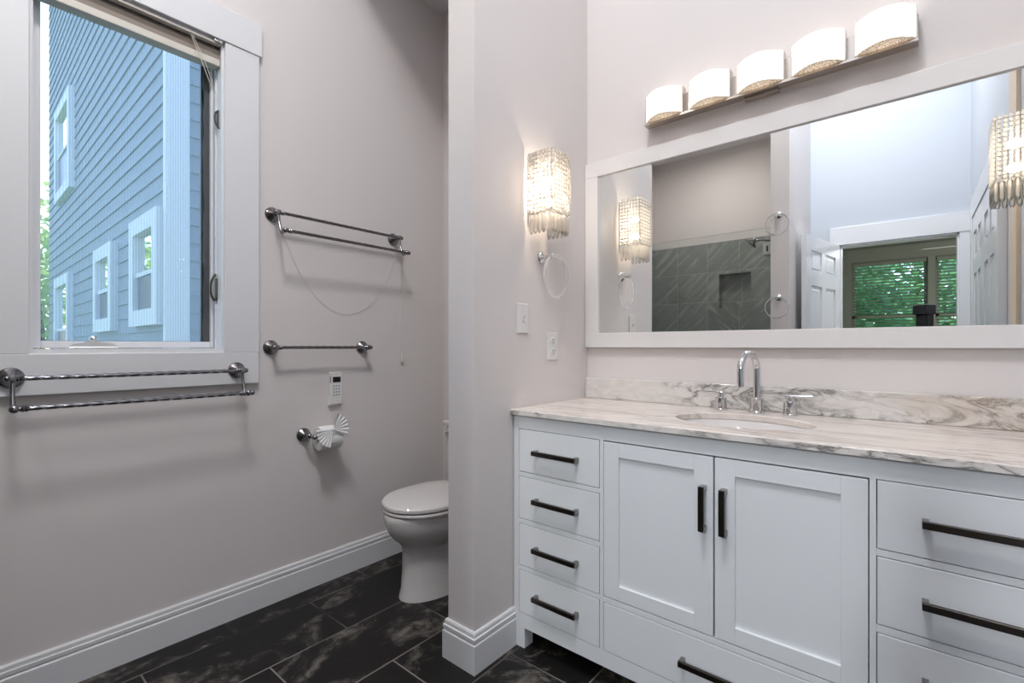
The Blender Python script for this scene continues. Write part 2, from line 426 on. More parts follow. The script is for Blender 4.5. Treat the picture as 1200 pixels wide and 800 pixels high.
def bez(pts, n=16):
    # Catmull-Rom through points
    P = [Vector(p) for p in pts]; out = []
    for i in range(len(P) - 1):
        p0, p1, p2, p3 = P[max(i - 1, 0)], P[i], P[i + 1], P[min(i + 2, len(P) - 1)]
        for k in range(n):
            t = k / n
            out.append(0.5 * ((2 * p1) + (p2 - p0) * t + (2 * p0 - 5 * p1 + 4 * p2 - p3) * t * t + (3 * p1 - p0 - 3 * p2 + p3) * t ** 3))
    out.append(P[-1]); return out

# ------------------------------------------------------------------ setting
XW, YB = -2.187, 1.96            # left wall plane, mirror wall plane
XS0, XS1, YS = -1.306, -1.173, 1.195   # partition between toilet and vanity
XR, XRS = 0.364, 0.317           # right wall, right return beside the vanity
YD = -1.20                       # wall with the door and the back of the shower
PX0, PX1, PY = -0.822, -0.695, -0.20   # pier beside the shower
ZL, ZH = 3.16, 4.30              # lower and higher ceiling

S('floor', MB().box(XW - 0.12, XR + 0.12, YD, YB + 0.12, -0.10, 0.0), M['floor'])
wy0, wy1, wz0, wz1 = 0.175, 0.745, 1.12, 2.402       # window opening
m = MB(); xo = XW - 0.16
m.box(xo, XW, YD - 0.12, wy0, 0, ZH).box(xo, XW, wy1, YB + 0.12, 0, ZH).box(xo, XW, wy0, wy1, 0, wz0).box(xo, XW, wy0, wy1, wz1, ZH)
S('wall_left', m, M['wall'])
S('wall_back', MB().box(XW, XR + 0.12, YB, YB + 0.12, 0, ZH), M['wall'])
S('wall_partition', MB().box(XS0, XS1, YS, YB, 0, ZH), M['wall'])
S('wall_right', MB().box(XR, XR + 0.12, YD - 0.12, YB, 0, ZH), M['skytint_wall'])
S('wall_pier', MB().box(PX0, PX1, YD, PY, 0, ZH), M['wall'])
# wall with the bedroom door: opening x -.48..0.303, z..2.035
DX0, DX1, DZ = -0.475, 0.300, 2.035
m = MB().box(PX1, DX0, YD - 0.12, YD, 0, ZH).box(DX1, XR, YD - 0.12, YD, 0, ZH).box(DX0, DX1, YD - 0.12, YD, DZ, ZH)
S('wall_doorway', m, M['skytint_wall'])
# shower walls: painted above, tiled below with a niche
nx0, nx1, nz0, nz1 = -1.492, -1.195, 1.535, 1.877
S('wall_shower', MB().box(XW, PX1, YD - 0.24, YD - 0.12, 0, ZL).box(XW, PX1, YD - 0.12, YD, 2.21, ZL), M['wall'])
yt = YD + 0.012
m = MB().box(XW, nx0, YD - 0.12, yt, 0, 2.21).box(nx1, PX0, YD - 0.12, yt, 0, 2.21).box(nx0, nx1, YD - 0.12, yt, 0, nz0).box(nx0, nx1, YD - 0.12, yt, nz1, 2.21)
m.box(nx0, nx1, YD - 0.12, YD - 0.09, nz0, nz1)
m.box(XW, XW + 0.012, yt, -0.30, 0, 2.21).box(PX0 - 0.012, PX0, yt, -0.30, 0, 2.21)
S('trim_shower_tiles', m, M['showertile'])
S('trim_shower_curb', MB().box(XW, PX0, -0.31, -0.20, 0, 0.10, 0.004), M['showertile'])
# ceilings: a lower one over the toilet and the shower, a high one with a skylight in the middle
S('ceiling_alcove', MB().box(XW, XS0, YS, YB, ZL, ZH), M['ceiling'])
S('ceiling_shower', MB().box(XW, PX0, YD, PY, ZL - 0.02, ZH), M['ceiling'])
kx0, kx1, ky0, ky1 = -0.66, 0.0, -0.31, 0.57
m = MB(); zc = ZH + 0.14
m.box(XW - 0.16, kx0, YD - 0.12, YB + 0.12, ZH, zc).box(kx1, XR + 0.12, YD - 0.12, YB + 0.12, ZH, zc).box(kx0, kx1, YD - 0.12, ky0, ZH, zc).box(kx0, kx1, ky1, YB + 0.12, ZH, zc)
S('ceiling', m, M['ceiling'])

# baseboards: profile (depth, height)
BP = [(0, 0), (0.016, 0), (0.016, 0.097), (0.0155, 0.100), (0.012, 0.104), (0.012, 0.108), (0.0145, 0.110), (0.0145, 0.122), (0.010, 0.124), (0.010, 0.127), (0.0095, 0.136), (0.006, 0.1415), (0, 0.1415)]
def base_run(name, pts):                                   # pts: list of (x,y); room is on the left of travel
    m = MB(); n = len(pts); rings = []
    for i, p in enumerate(pts):
        p = Vector(p)
        d0 = (p - Vector(pts[i - 1])).normalized() if i > 0 else None
        d1 = (Vector(pts[i + 1]) - p).normalized() if i < n - 1 else None
        nn = [Vector((-d.y, d.x)) for d in (d0, d1) if d is not None]
        if len(nn) == 2:
            b = (nn[0] + nn[1]); b = b / (b.dot(nn[0]))
        else: b = nn[0]
        rings.append([(p.x + b.x * q_[0], p.y + b.y * q_[0], q_[1]) for q_ in BP])
    m.loft(rings); m.sm = False
    return S(name, m, M['trim'])
base_run('baseboard_left', [(XW, YB), (XW, -0.19)][:: 1])
base_run('baseboard_back', [(XS0, YB), (XW + 0.0, YB)])
base_run('baseboard_partition', [(XS1, 1.435), (XS1, YS), (XS0, YS), (XS0, YB)])
base_run('baseboard_pier', [(PX1, YD + 0.08), (PX1, PY), (PX0, PY)][::-1][::-1])
base_run('baseboard_right', [(XR, -1.19), (XR, -0.80)])

# ---------------- window_1 (left wall): casing, jamb, sash, glass, screen
win = thing('window_1', 'white casement window with wide casing and rolled up shade, blue house outside', 'window', (XW, 0.46, 1.12)); struct(win)
c = 0.020
for nm_, a_ in (('casing_board', (wy0 - 0.134, wy0, wz0, wz1)), ('casing_board', (wy1, wy1 + 0.134, wz0, wz1)), ('apron_board', (wy0 - 0.134, wy1 + 0.132, wz0 - 0.134, wz0))):
    MB().box(XW, XW + c, *a_, 0.002).build(nm_, M['trim'], win)
MB().box(XW, XW + c + 0.005, wy0 - 0.144, wy1 + 0.144, wz1, wz1 + 0.138, 0.002).build('head_board', M['trim'], win)
m = MB(); j = 0.010
m.box(XW - 0.16, XW + 0.004, wy0 - 0.001, wy0 + j, wz0, wz1).box(XW - 0.16, XW + 0.004, wy1 - j, wy1 + 0.001, wz0, wz1).box(XW - 0.16, XW + 0.004, wy0, wy1, wz1 - j, wz1 + 0.001).box(XW - 0.16, XW + 0.006, wy0, wy1, wz0 - 0.001, wz0 + 0.016)
m.box(XW - 0.055, XW - 0.045, wy1 - 0.016, wy1 - j, wz0 + 0.016, wz1)
m.build('jamb', M['trim'], win)
xs0, xs1 = XW - 0.115, XW - 0.075
ga, gb, gc, gd = 0.210, 0.722, 1.163, 2.37
m = MB().box(xs0, xs1, wy0 + 0.010, ga, wz0 + 0.018, wz1 - 0.012, 0.003).box(xs0, xs1, gb, wy1 - 0.011, wz0 + 0.018, wz1 - 0.012, 0.003)
m.box(xs0, xs1 - 0.0005, ga, gb, wz0 + 0.018, gc, 0.003).box(xs0, xs1 - 0.0005, ga, gb, gd, wz1 - 0.012, 0.003)
sash = m.build('sash', M['trim'], win)
MB().box(xs0 + 0.017, xs0 + 0.021, ga, gb, gc, gd).build('pane', M['glass'], sash)
# dark weather seal down the hinge side, with a ragged inner edge
pts = [(gb, gc), (gb, gd)]
for i in range(40, -1, -1):
    z = gc + (gd - gc) * i / 40; pts.append((gb - 0.021 - 0.004 * math.sin(i * 0.9) * math.sin(i * 0.37 + 1) - random.uniform(0, 0.0015), z))
MB().prism(pts, 'x', xs0 + 0.0215, xs0 + 0.0235).build('weather_seal', M['gasket'], sash)
m = MB().box(xs0 - 0.022, xs0 - 0.021, ga + 0.002, gb - 0.002, gc, gd); m.build('insect_screen', M['screen'], win)
m = MB().box(xs0 - 0.03, xs0 - 0.012, wy0 + 0.010, ga + 0.003, gc - 0.02, gd + 0.01).box(xs0 - 0.03, xs0 - 0.012, gb - 0.02, wy1 - 0.011, gc - 0.02, gd + 0.01).box(xs0 - 0.03, xs0 - 0.012, ga, gb, gc - 0.02, gc + 0.002)
m.build('screen_frame', M['gasket'], win)
# folding crank handle on the sill
hy, hz = 0.335, wz0 + 0.017
hx = XW - 0.036
ck = MB().box(hx - 0.014, hx + 0.014, hy - 0.062, hy + 0.072, hz, hz + 0.006, 0.002)
ck.prism([(hy - 0.058, hz + 0.006), (hy + 0.068, hz + 0.006), (hy + 0.062, hz + 0.016), (hy + 0.01, hz + 0.026), (hy - 0.012, hz + 0.026), (hy - 0.055, hz + 0.014)], 'x', hx - 0.009, hx + 0.011)
ck = ck.build('crank_handle', M['crank'], win)
MB().ball((hx + 0.004, hy + 0.004, hz + 0.034), 0.011).cyl((hx, hy + 0.002, hz + 0.02), (hx + 0.003, hy + 0.003, hz + 0.030), 0.006).build('knob', M['crank'], ck)
# lever latch on the right jamb
ly, lz = wy1 - j - 0.002, 1.385
m = MB().box(XW - 0.052, XW - 0.036, ly - 0.004, ly + 0.002, lz - 0.05, lz + 0.045, 0.001)
m.tube(bez([(XW - 0.044, ly - 0.004, lz + 0.062), (XW - 0.046, ly - 0.018, lz + 0.03), (XW - 0.046, ly - 0.020, lz - 0.02), (XW - 0.040, ly - 0.008, lz - 0.052)], 6), 0.005, 8)
m.build('latch', M['brass'], win)

# shade drawn up at the top of the window
sh = thing('pleated_blind', 'taupe window shade drawn up under the window head, with a pale bottom rail', 'blind', (XW - 0.035, 0.46, 2.39))
m = MB()
prof = [(-0.055, 2.332), (-0.012, 2.332), (-0.010, 2.348), (-0.016, 2.352), (-0.008, 2.366), (-0.022, 2.378), (-0.030, 2.391), (-0.055, 2.391)]
m.prism([(XW + a, b) for a, b in prof], 'y', wy0 + 0.014, wy1 - 0.013); m.build('fabric', M['shade'], sh)
m = MB().box(XW - 0.055, XW - 0.004, wy0 + 0.013, wy1 - 0.012, 2.302, 2.330, 0.003); m.build('bottom_rail', M['shaderail'], sh)
m = MB().box(XW - 0.012, XW + 0.012, wy0 + 0.012, wy1 - 0.012, 2.3835, 2.391, 0.0015); m.build('head_rail', M['shaderail'], sh)
for dy in (0.0, 0.012):
    MB().tube(bez([(XW + 0.006, 0.622 + dy * 0.5, 2.388), (XW + 0.012, 0.665 + dy, 2.28), (XW + 0.008, 0.722 + dy * 0.5, 2.135)], 8), 0.0012, 6).build('lift_cord', M['cord'], sh)
MB().box(XW + 0.004, XW + 0.022, 0.706, 0.738, 2.388, 2.397, 0.002).ball((XW + 0.018, 0.716, 2.392), 0.005).ball((XW + 0.018, 0.730, 2.390), 0.005).build('cord_lock', M['chrome'], sh)
cl = thing('cord_cleat', 'small dark metal cord hook on the right window jamb below the shade', 'hook', (XW - 0.03, wy1 - j, 2.09))
m = MB().box(XW - 0.036, XW - 0.022, wy1 - j - 0.004, wy1 - j, 2.06, 2.13, 0.001)
m.tube(bez([(XW - 0.029, wy1 - j - 0.003, 2.125), (XW - 0.022, wy1 - j - 0.014, 2.11), (XW - 0.022, wy1 - j - 0.014, 2.075), (XW - 0.016, wy1 - j - 0.003, 2.05)], 5), 0.004, 8)
m.build('cord_cleat_hook', M['gasket'], cl)

# ------------------------------------------------------------------ towel bars
def rosette(m, p, r=0.033):                                  # p on the wall, axis +x
    m.lathe([(r, 0), (r, 0.004), (r * 0.92, 0.008), (r * 0.80, 0.010), (r * 0.70, 0.016), (r * 0.42, 0.022), (r * 0.30, 0.030)], p, (1, 0, 0), 28)
def rope(y0, y1, x, z, r):
    n = max(30, int((y1 - y0) / 0.006)); m = MB()
    path = [(x, y0 + (y1 - y0) * i / n, z) for i in range(n + 1)]
    return m.tube(path, r, 12, True, twist=0.26, lobes=4, amp=0.08)
def towel_bar(label, xw, y0, y1, z, double=True, group=None, out=0.062):
    t = thing('towel_bar', label, 'towel bar', (xw, (y0 + y1) / 2, z))
    xb, xf, zd = xw + out, xw + out + 0.062, z - 0.088
    for y, sgn in ((y0, -1), (y1, 1)):
        m = MB(); rosette(m, (xw, y, z)); p = m.build('wall_mount', M['nickel'], t)
        m = MB(); m.lathe([(0.009, 0.02), (0.0075, 0.035), (0.0105, out - 0.014), (0.0125, out - 0.006), (0.0125, out + 0.006), (0.008, out + 0.012), (0, out + 0.014)], (xw, y, z), (1, 0, 0), 18)
        m.build('post', M['nickel'], p)
        if double:
            m = MB(); m.tube(bez([(xb, y, z - 0.008), (xb + 0.006, y, z - 0.045), (xb + 0.03, y, zd - 0.006), (xf - 0.004, y, zd)], 8), 0.0062, 10)
            m.ball((xf, y, zd), 0.0125)
            m.build('arm', M['nickel'], p)
    m = rope(y0 + 0.004, y1 + 0.0, xb, z, 0.0072)
    m.lathe([(0.009, 0), (0.011, 0.004), (0.009, 0.008), (0.011, 0.012), (0.008, 0.018)], (xb, y0 + 0.008, z), (0, 1, 0), 16)
    m.lathe([(0.009, 0), (0.011, 0.004), (0.009, 0.008), (0.011, 0.012), (0.008, 0.018)], (xb, y1 - 0.008, z), (0, -1, 0), 16)
    m.ball((xb, y1 + 0.012, z), 0.0105).ball((xb, y0 - 0.010, z), 0.0095)
    m.build('bar', M['nickel'], t)
    if double:
        m = rope(y0 + 0.004, y1, xf, zd, 0.0072)
        m.lathe([(0.009, 0), (0.011, 0.004), (0.009, 0.008), (0.011, 0.012), (0.008, 0.018)], (xf, y0 + 0.014, zd), (0, 1, 0), 16)
        m.lathe([(0.009, 0), (0.011, 0.004), (0.009, 0.008), (0.011, 0.012), (0.008, 0.018)], (xf, y1 - 0.014, zd), (0, -1, 0), 16)
        m.ball((xf, y1 + 0.014, zd), 0.0105)
        m.build('bar', M['nickel'], t)
    return t
towel_bar('double pewter towel bar mounted across the board below the window', XW + 0.020, 0.133, 0.787, 1.045)
towel_bar('double pewter towel bar high on the grey wall right of the window', XW, 0.942, 1.588, 1.733)
towel_bar('single short pewter towel bar on the grey wall above the white remote', XW, 0.934, 1.395, 1.139, double=False)

# thin cord hanging from the high towel bar
cd = thing('hanging_cord', 'thin white cord looped from the high double towel bar with a small tassel end', 'cord', (XW + 0.004, 1.60, 1.64))
xc = XW + 0.005
MB().tube(bez([(xc, 0.965, 1.70), (xc, 1.062, 1.494), (xc, 1.136, 1.392), (xc, 1.22, 1.328), (xc, 1.302, 1.307), (xc, 1.40, 1.337), (xc, 1.477, 1.398), (xc, 1.56, 1.52), (xc, 1.603, 1.64), (xc, 1.612, 1.70)], 8), 0.0009, 6).build('loop', M['cord'], cd)
MB().tube([(xc, 1.640, 1.70), (xc, 1.643, 1.4), (xc, 1.644, 1.11)], 0.0016, 6).build('pull', M['cord'], cd)
MB().lathe([(0.0, 0), (0.004, 0.004), (0.0065, 0.03), (0.0085, 0.05), (0.006, 0.058), (0, 0.06)], (xc + 0.005, 1.644, 1.115), (0, 0, -1), 12).build('tassel', M['cord'], cd)

# remote control on the wall
rc = thing('remote_control', 'slim white remote control with a small dark screen fixed to the wall', 'remote', (XW, 1.24, 0.857))
MB().box(XW, XW + 0.012, 1.203, 1.277, 0.852, 0.90, 0.002).build('holder', M['plastic'], rc)
body = MB().box(XW + 0.003, XW + 0.017, 1.207, 1.274, 0.859, 1.017, 0.003).build('body', M['plastic'], rc)
MB().box(XW + 0.016, XW + 0.0178, 1.223, 1.265, 0.967, 0.994, 0.0005).build('screen', M['black'], rc)
MB().box(XW + 0.016, XW + 0.0178, 1.2095, 1.2125, 0.965, 0.998).build('indicator_strip', M['black'], rc)
q = NT('button_grey'); q.b.inputs['Base Color'].default_value = srgb(150, 148, 150); M['button'] = q.m
for r in range(4):
    for k in range(3):
        MB().lathe([(0.0038, 0), (0.0038, 0.0018), (0.003, 0.0024)], (XW + 0.016, 1.229 + k * 0.0135, 0.949 - r * 0.0145), (1, 0, 0), 10).build('button', M['button'], rc)

# toilet paper holder and roll
th = thing('toilet_paper_holder', 'pewter toilet paper holder with round wall mount below the towel bar', 'toilet paper holder', (XW, 1.08, 0.728))
m = MB(); rosette(m, (XW, 1.083, 0.728)); m.build('wall_mount', M['nickel'], th)
xa = XW + 0.066
m = MB().tube(bez([(XW + 0.02, 1.083, 0.728), (XW + 0.045, 1.084, 0.730), (xa - 0.006, 1.092, 0.726), (xa, 1.105, 0.722)], 6), [0.0075] * 19, 12).ball((xa - 0.012, 1.086, 0.729), 0.0125).lathe([(0.010, 0), (0.013, 0.006), (0.011, 0.014), (0.0085, 0.02)], (xa, 1.098, 0.7215), (0, 1, 0), 16)
m.cyl((xa, 1.10, 0.7215), (xa, 1.226, 0.7215), 0.0085, 14).ball((xa, 1.228, 0.7215), 0.0105); m.build('arm', M['nickel'], th)
tr_ = thing('toilet_paper_roll', 'white toilet paper roll with its end folded into a bow', 'toilet paper', (xa, 1.165, 0.71))
zr = 0.7115; R = 0.056; r0 = 0.019
m = MB(); prof = [(r0, 0), (R - 0.003, 0), (R, 0.003), (R, 0.097), (R - 0.003, 0.10), (r0, 0.10)]
rings = []
for rr, h in prof: rings.append([(xa + rr * math.cos(2 * PI * k / 36), 1.121 + h, zr + rr * math.sin(2 * PI * k / 36)) for k in range(36)])
rings.append(rings[0]); m.loft(rings, False, False); m.build('roll', M['paper'], tr_)
# bow: two pleated fans pinched together on the front of the roll
def fan(c, dirs, length, depth, spread, n=9):
    m = MB(); top = []; bot = []
    ang0 = math.atan2(dirs[1], dirs[0])
    for layer, dx in ((0, 0.0), (1, -0.004)):
        row = []
        for i in range(n + 1):
            a = ang0 + (i / n - 0.5) * spread
            zig = depth * (1 if i % 2 else -1)
            row.append([(c[0] + dx + (0.006 + zig) * s_ , c[1] + math.cos(a) * length * s_, c[2] + math.sin(a) * length * s_) for s_ in (0.08, 0.4, 0.75, 1.0)])
        top.append(row)
    for row in top:
        V = [[m.bm.verts.new(p) for p in rr] for rr in row]
        for a, b in zip(V, V[1:]):
            for k in range(3): m.bm.faces.new((a[k], b[k], b[k + 1], a[k + 1]))
    m.sm = False; return m
bc = (xa + R + 0.005, 1.163, 0.757)
fan(bc, (math.cos(math.radians(216)), math.sin(math.radians(216))), 0.082, 0.0022, math.radians(84), 13).build('bow_fan', M['paper'], tr_)
fan(bc, (math.cos(math.radians(22)), math.sin(math.radians(22))), 0.076, 0.0022, math.radians(104), 13).build('bow_fan', M['paper'], tr_)
MB().ball((bc[0] + 0.002, bc[1], bc[2]), 0.009, (0.8, 0.8, 1.0), 10).build('bow_knot', M['paper'], tr_)

# ------------------------------------------------------------------ toilet
tx = -1.748
toi = thing('toilet', 'white one flush toilet with closed lid half hidden behind the partition', 'toilet', (tx, 1.5, 0))
toi['label'] = 'white toilet with closed lid, half hidden behind the narrow wall end'
def egg(hw, yf, yb, z, n=40, p=2.0):                      # plan outline: round front, squarer back
    out = []; cy = yf + (yb - yf) * 0.46
    for k in range(n):
        a = 2 * PI * k / n; s_, c_ = math.sin(a), math.cos(a)
        if c_ >= 0: y = cy - (cy - yf) * c_; x = hw * s_
        else:
            e = 0.62; y = cy + (yb - cy) * abs(c_) ** e; x = hw * math.copysign(abs(s_) ** e, s_)
        out.append((tx + x, y, z))
    return out
secs = [egg(0.126, 1.318, 1.86, 0.0), egg(0.125, 1.320, 1.86, 0.012), egg(0.119, 1.328, 1.86, 0.04), egg(0.116, 1.334, 1.86, 0.12), egg(0.116, 1.336, 1.86, 0.20), egg(0.119, 1.332, 1.87, 0.235),
        egg(0.132, 1.316, 1.88, 0.255), egg(0.152, 1.290, 1.90, 0.278), egg(0.170, 1.268, 1.92, 0.305), egg(0.181, 1.253, 1.94, 0.34), egg(0.186, 1.246, 1.94, 0.372), egg(0.186, 1.246, 1.94, 0.390), egg(0.183, 1.249, 1.94, 0.396)]
MB().loft(secs).build('bowl', M['porcelain'], toi)
def slab(hw, yf, yb, z0, z1, crown=0.0):
    e = 0.006
    s_ = [egg(hw - e, yf + e, yb - e, z0), egg(hw, yf, yb, z0 + e * 0.6), egg(hw, yf, yb, z1 - e), egg(hw - e * 0.8, yf + e * 0.8, yb - e * 0.8, z1)]
    if crown:
        s_ += [egg(hw * 0.80, yf + 0.05, yb - 0.03, z1 + crown * 0.6), egg(hw * 0.45, yf + 0.13, yb - 0.08, z1 + crown), egg(hw * 0.08, yf + 0.22, yb - 0.20, z1 + crown * 1.05)]
    return MB().loft(s_)
slab(0.183, 1.249, 1.70, 0.400, 0.416).build('seat', M['porcelain'], toi)
slab(0.184, 1.246, 1.715, 0.420, 0.442, 0.008).build('lid', M['porcelain'], toi)
for dx in (-0.075, 0.075): MB().cyl((tx + dx - 0.022, 1.705, 0.428), (tx + dx + 0.022, 1.705, 0.428), 0.012, 14).build('hinge', M['porcelain'], toi)
tank = MB().box(tx - 0.205, tx + 0.205, 1.752, 1.945, 0.385, 0.715, 0.025).build('tank', M['porcelain'], toi, smooth=True)
MB().box(tx - 0.212, tx + 0.212, 1.742, 1.948, 0.712, 0.742, 0.012).build('tank_lid', M['porcelain'], toi, smooth=True)
MB().lathe([(0.014, 0), (0.014, 0.008), (0.008, 0.012), (0.008, 0.02)], (tx - 0.165, 1.752, 0.675), (0, -1, 0), 14).tube([(tx - 0.165, 1.735, 0.675), (tx - 0.13, 1.73, 0.672), (tx - 0.09, 1.73, 0.666)], 0.006, 10).build('flush_lever', M['chrome'], tank)

# ------------------------------------------------------------------ vanity cabinet
YF = 1.41
van = thing('vanity_cabinet', 'pale grey painted vanity cabinet with dark bar pulls under the marble top', 'cabinet', (-0.428, 1.68, 0))
x0, x1, zb, zt = XS1 + 0.003, XRS - 0.003, 0.077, 0.883
cxv = (x0 + x1) / 2
m = MB()
# face frame made of stiles and rails
def ff(a, b, c_, d, y0=YF, y1=YF + 0.022): m.box(a, b, y0, y1, c_, d, 0.0008)
lx0, lx1, dx0, dx1, dm = -1.145, -0.796, -0.783, -0.073, -0.428
rx0, rx1 = -0.060, 0.289
rows = [(0.832, 0.668), (0.652, 0.490), (0.472, 0.312), (0.296, 0.132)]
ff(x0, lx0, zb, zt); ff(rx1, x1, zb, zt)
ff(lx1, dx0, 0.132, 0.832); ff(dx1, rx0, 0.132, 0.832)
ff(lx0, rx1, 0.832, zt); ff(lx0, rx1, zb, 0.132)
for a, b in ((lx0, lx1), (rx0, rx1)):
    for (_, lo), (hi, _) in zip(rows, rows[1:]): ff(a, b, hi, lo)
ff(dx0, dx1, 0.293, 0.312)
m.build('face_frame', M['cabinet'], van)
m = MB().box(x0, x0 + 0.018, YF + 0.022, YB - 0.002, zb, zt).box(x1 - 0.018, x1, YF + 0.022, YB - 0.002, zb, zt).box(x0 + 0.018, x1 - 0.018, YF + 0.022, YB - 0.002, zb, zb + 0.018).box(x0 + 0.018, x1 - 0.018, YB - 0.014, YB - 0.002, zb + 0.018, zt)
for xx in (lx1 - 0.002, dx1): m.box(xx, xx + 0.014, YF + 0.022, YB - 0.014, zb + 0.018, zt - 0.16)
m.build('carcass', M['cabinet'], van)
for a, b in ((x0, x0 + 0.052), (x1 - 0.052, x1)):
    for y0 in (YF, YB - 0.06):
        MB().box(a, b, y0, y0 + 0.052, 0, zb, 0.001).build('foot', M['cabinet'], van)
def pull(parent, x, z, length, vertical=False):
    h = length / 2; y = YF - 0.001; t_ = 0.0082
    if vertical:
        b = MB().box(x - t_, x + t_, y - 0.032, y - 0.022, z - h, z + h, 0.001).build('pull', M['bronze'], parent)
        mm = MB().box(x - t_ + 0.001, x + t_ - 0.001, y - 0.0225, y - 0.0215, z - h + 0.001, z + h - 0.001)
        for s_ in (-1, 1): mm.box(x - t_ + 0.0005, x + t_ - 0.0005, y - 0.023, y, z + s_ * (h - 0.006) - 0.006, z + s_ * (h - 0.006) + 0.006)
    else:
        b = MB().box(x - h, x + h, y - 0.032, y - 0.022, z - t_, z + t_, 0.001).build('pull', M['bronze'], parent)
        mm = MB().box(x - h + 0.001, x + h - 0.001, y - 0.0225, y - 0.0215, z - t_ + 0.001, z + t_ - 0.001)
        for s_ in (-1, 1): mm.box(x + s_ * (h - 0.006) - 0.006, x + s_ * (h - 0.006) + 0.006, y - 0.023, y, z - t_ + 0.0005, z + t_ - 0.0005)
    mm.build('pull_back', M['bronzeend'], parent)
g = 0.0022
def drawer(a, b, hi, lo, L_):
    d = MB().box(a + g, b - g, YF - 0.001, YF + 0.018, lo + g, hi - g, 0.0012).box(a + 0.012, b - 0.012, YF + 0.018, YB - 0.15, lo + 0.012, hi - 0.02).build('drawer', M['cabinet'], van)
    pull(d, (a + b) / 2, (hi + lo) / 2 + 0.002, L_)
for a, b in ((lx0, lx1), (rx0, rx1)):
    for i, (hi, lo) in enumerate(rows): drawer(a, b, hi, lo, 0.186)
drawer(dx0, dx1, 0.293, 0.132, 0.186)
def shaker(a, b, hi, lo, hx):
    a += g; b -= g; hi -= g; lo += g; w = 0.054; y0, y1 = YF - 0.001, YF + 0.018
    mm = MB().box(a, a + w, y0, y1, lo, hi, 0.0012).box(b - w, b, y0, y1, lo, hi, 0.0012).box(a + w, b - w, y0, y1, hi - 0.046, hi, 0.0008).box(a + w, b - w, y0, y1, lo, lo + 0.046, 0.0008)
    d = mm.build('door', M['cabinet'], van)
    MB().box(a + w, b - w, YF + 0.007, YF + 0.015, lo + 0.046, hi - 0.046).build('panel', M['cabinet'], d)
    pull(d, hx, 0.681, 0.128, True)
shaker(dx0, dm, 0.830, 0.313, dm - 0.027)
shaker(dm, dx1, 0.830, 0.313, dm + 0.029)

# countertop with oval cut-out, backsplash
ct = thing('countertop', 'white marble countertop with grey veins and a low backsplash on the vanity', 'countertop', (-0.428, 1.67, 0.884))
bx, by, ba, bb = -0.418, 1.655, 0.205, 0.158           # bowl opening
cx0, cx1, cy0, cy1, cz0, cz1 = XS1 + 0.001, XR - 0.001, 1.392, YB - 0.001, 0.884, 0.905
m = MB(); n = 64
def rectpt(a):                                         # ray from the bowl centre to the slab outline
    dx, dy = math.cos(a), math.sin(a); t = 1e9
    if dx > 1e-9: t = min(t, (cx1 - bx) / dx)
    if dx < -1e-9: t = min(t, (cx0 - bx) / dx)
    if dy > 1e-9: t = min(t, (cy1 - by) / dy)
    if dy < -1e-9: t = min(t, (cy0 - by) / dy)
    return (bx + dx * t, by + dy * t)
angs = sorted([2 * PI * k / n for k in range(n)] + [math.atan2(yy - by, xx - bx) % (2 * PI) for xx in (cx0, cx1) for yy in (cy0, cy1)])
inn = [(bx + ba * math.cos(a), by + bb * math.sin(a)) for a in angs]; outp = [rectpt(a) for a in angs]
e = 0.003
def ring(pts, z): return [m.bm.verts.new((p[0], p[1], z)) for p in pts]
def inset(pts, d): return [(min(max(p[0], cx0 + d), cx1 - d), min(max(p[1], cy0 + d), cy1 - d)) for p in pts]
inn2 = [(bx + (ba + e) * math.cos(a), by + (bb + e) * math.sin(a)) for a in angs]
RR = [ring(inn, cz0), ring(inn, cz1 - e), ring(inn2, cz1), ring(inset(outp, e), cz1), ring(outp, cz1 - e), ring(outp, cz0)]
RR.append(RR[0])
for a, b in zip(RR, RR[1:]):
    for k in range(len(angs)): m.bm.faces.new((a[k], a[(k + 1) % len(angs)], b[(k + 1) % len(angs)], b[k]))
m.build('slab', M['marbletop'], ct)
MB().box(cx0, cx1, cy0 - 0.0012, cy0 + 0.004, cz0 + 0.0005, cz1 - e - 0.0005, 0.0005).build('front_edge', M['marble'], ct)
MB().box(cx0, cx1, YB - 0.020, YB - 0.001, 0.9052, 0.997, 0.002).build('backsplash', M['marble'], ct)

# undermount sink
sk = thing('sink_basin', 'white oval undermount sink basin set into the marble countertop', 'sink', (bx, by, 0.75))
m = MB(); seg = 48; rings = []
for s_, z in ((1.10, 0.8835), (1.02, 0.8835), (1.0, 0.878), (0.97, 0.84), (0.88, 0.79), (0.70, 0.757), (0.40, 0.744), (0.12, 0.742)):
    rings.append([(bx + ba * s_ * math.cos(2 * PI * k / seg), by + bb * s_ * math.sin(2 * PI * k / seg), z) for k in range(seg)])
for s_, z in ((0.12, 0.730), (0.5, 0.732), (0.80, 0.748), (0.98, 0.785), (1.08, 0.84), (1.10, 0.8835)):
    rings.append([(bx + ba * s_ * math.cos(2 * PI * k / seg), by + bb * s_ * math.sin(2 * PI * k / seg), z) for k in range(seg)])
m.loft(rings, False, False).build('basin', M['porcelain'], sk)
MB().lathe([(0.022, 0), (0.022, 0.003), (0.016, 0.005), (0, 0.006)], (bx, by, 0.7395), (0, 0, 1), 20).build('drain', M['chrome'], sk)

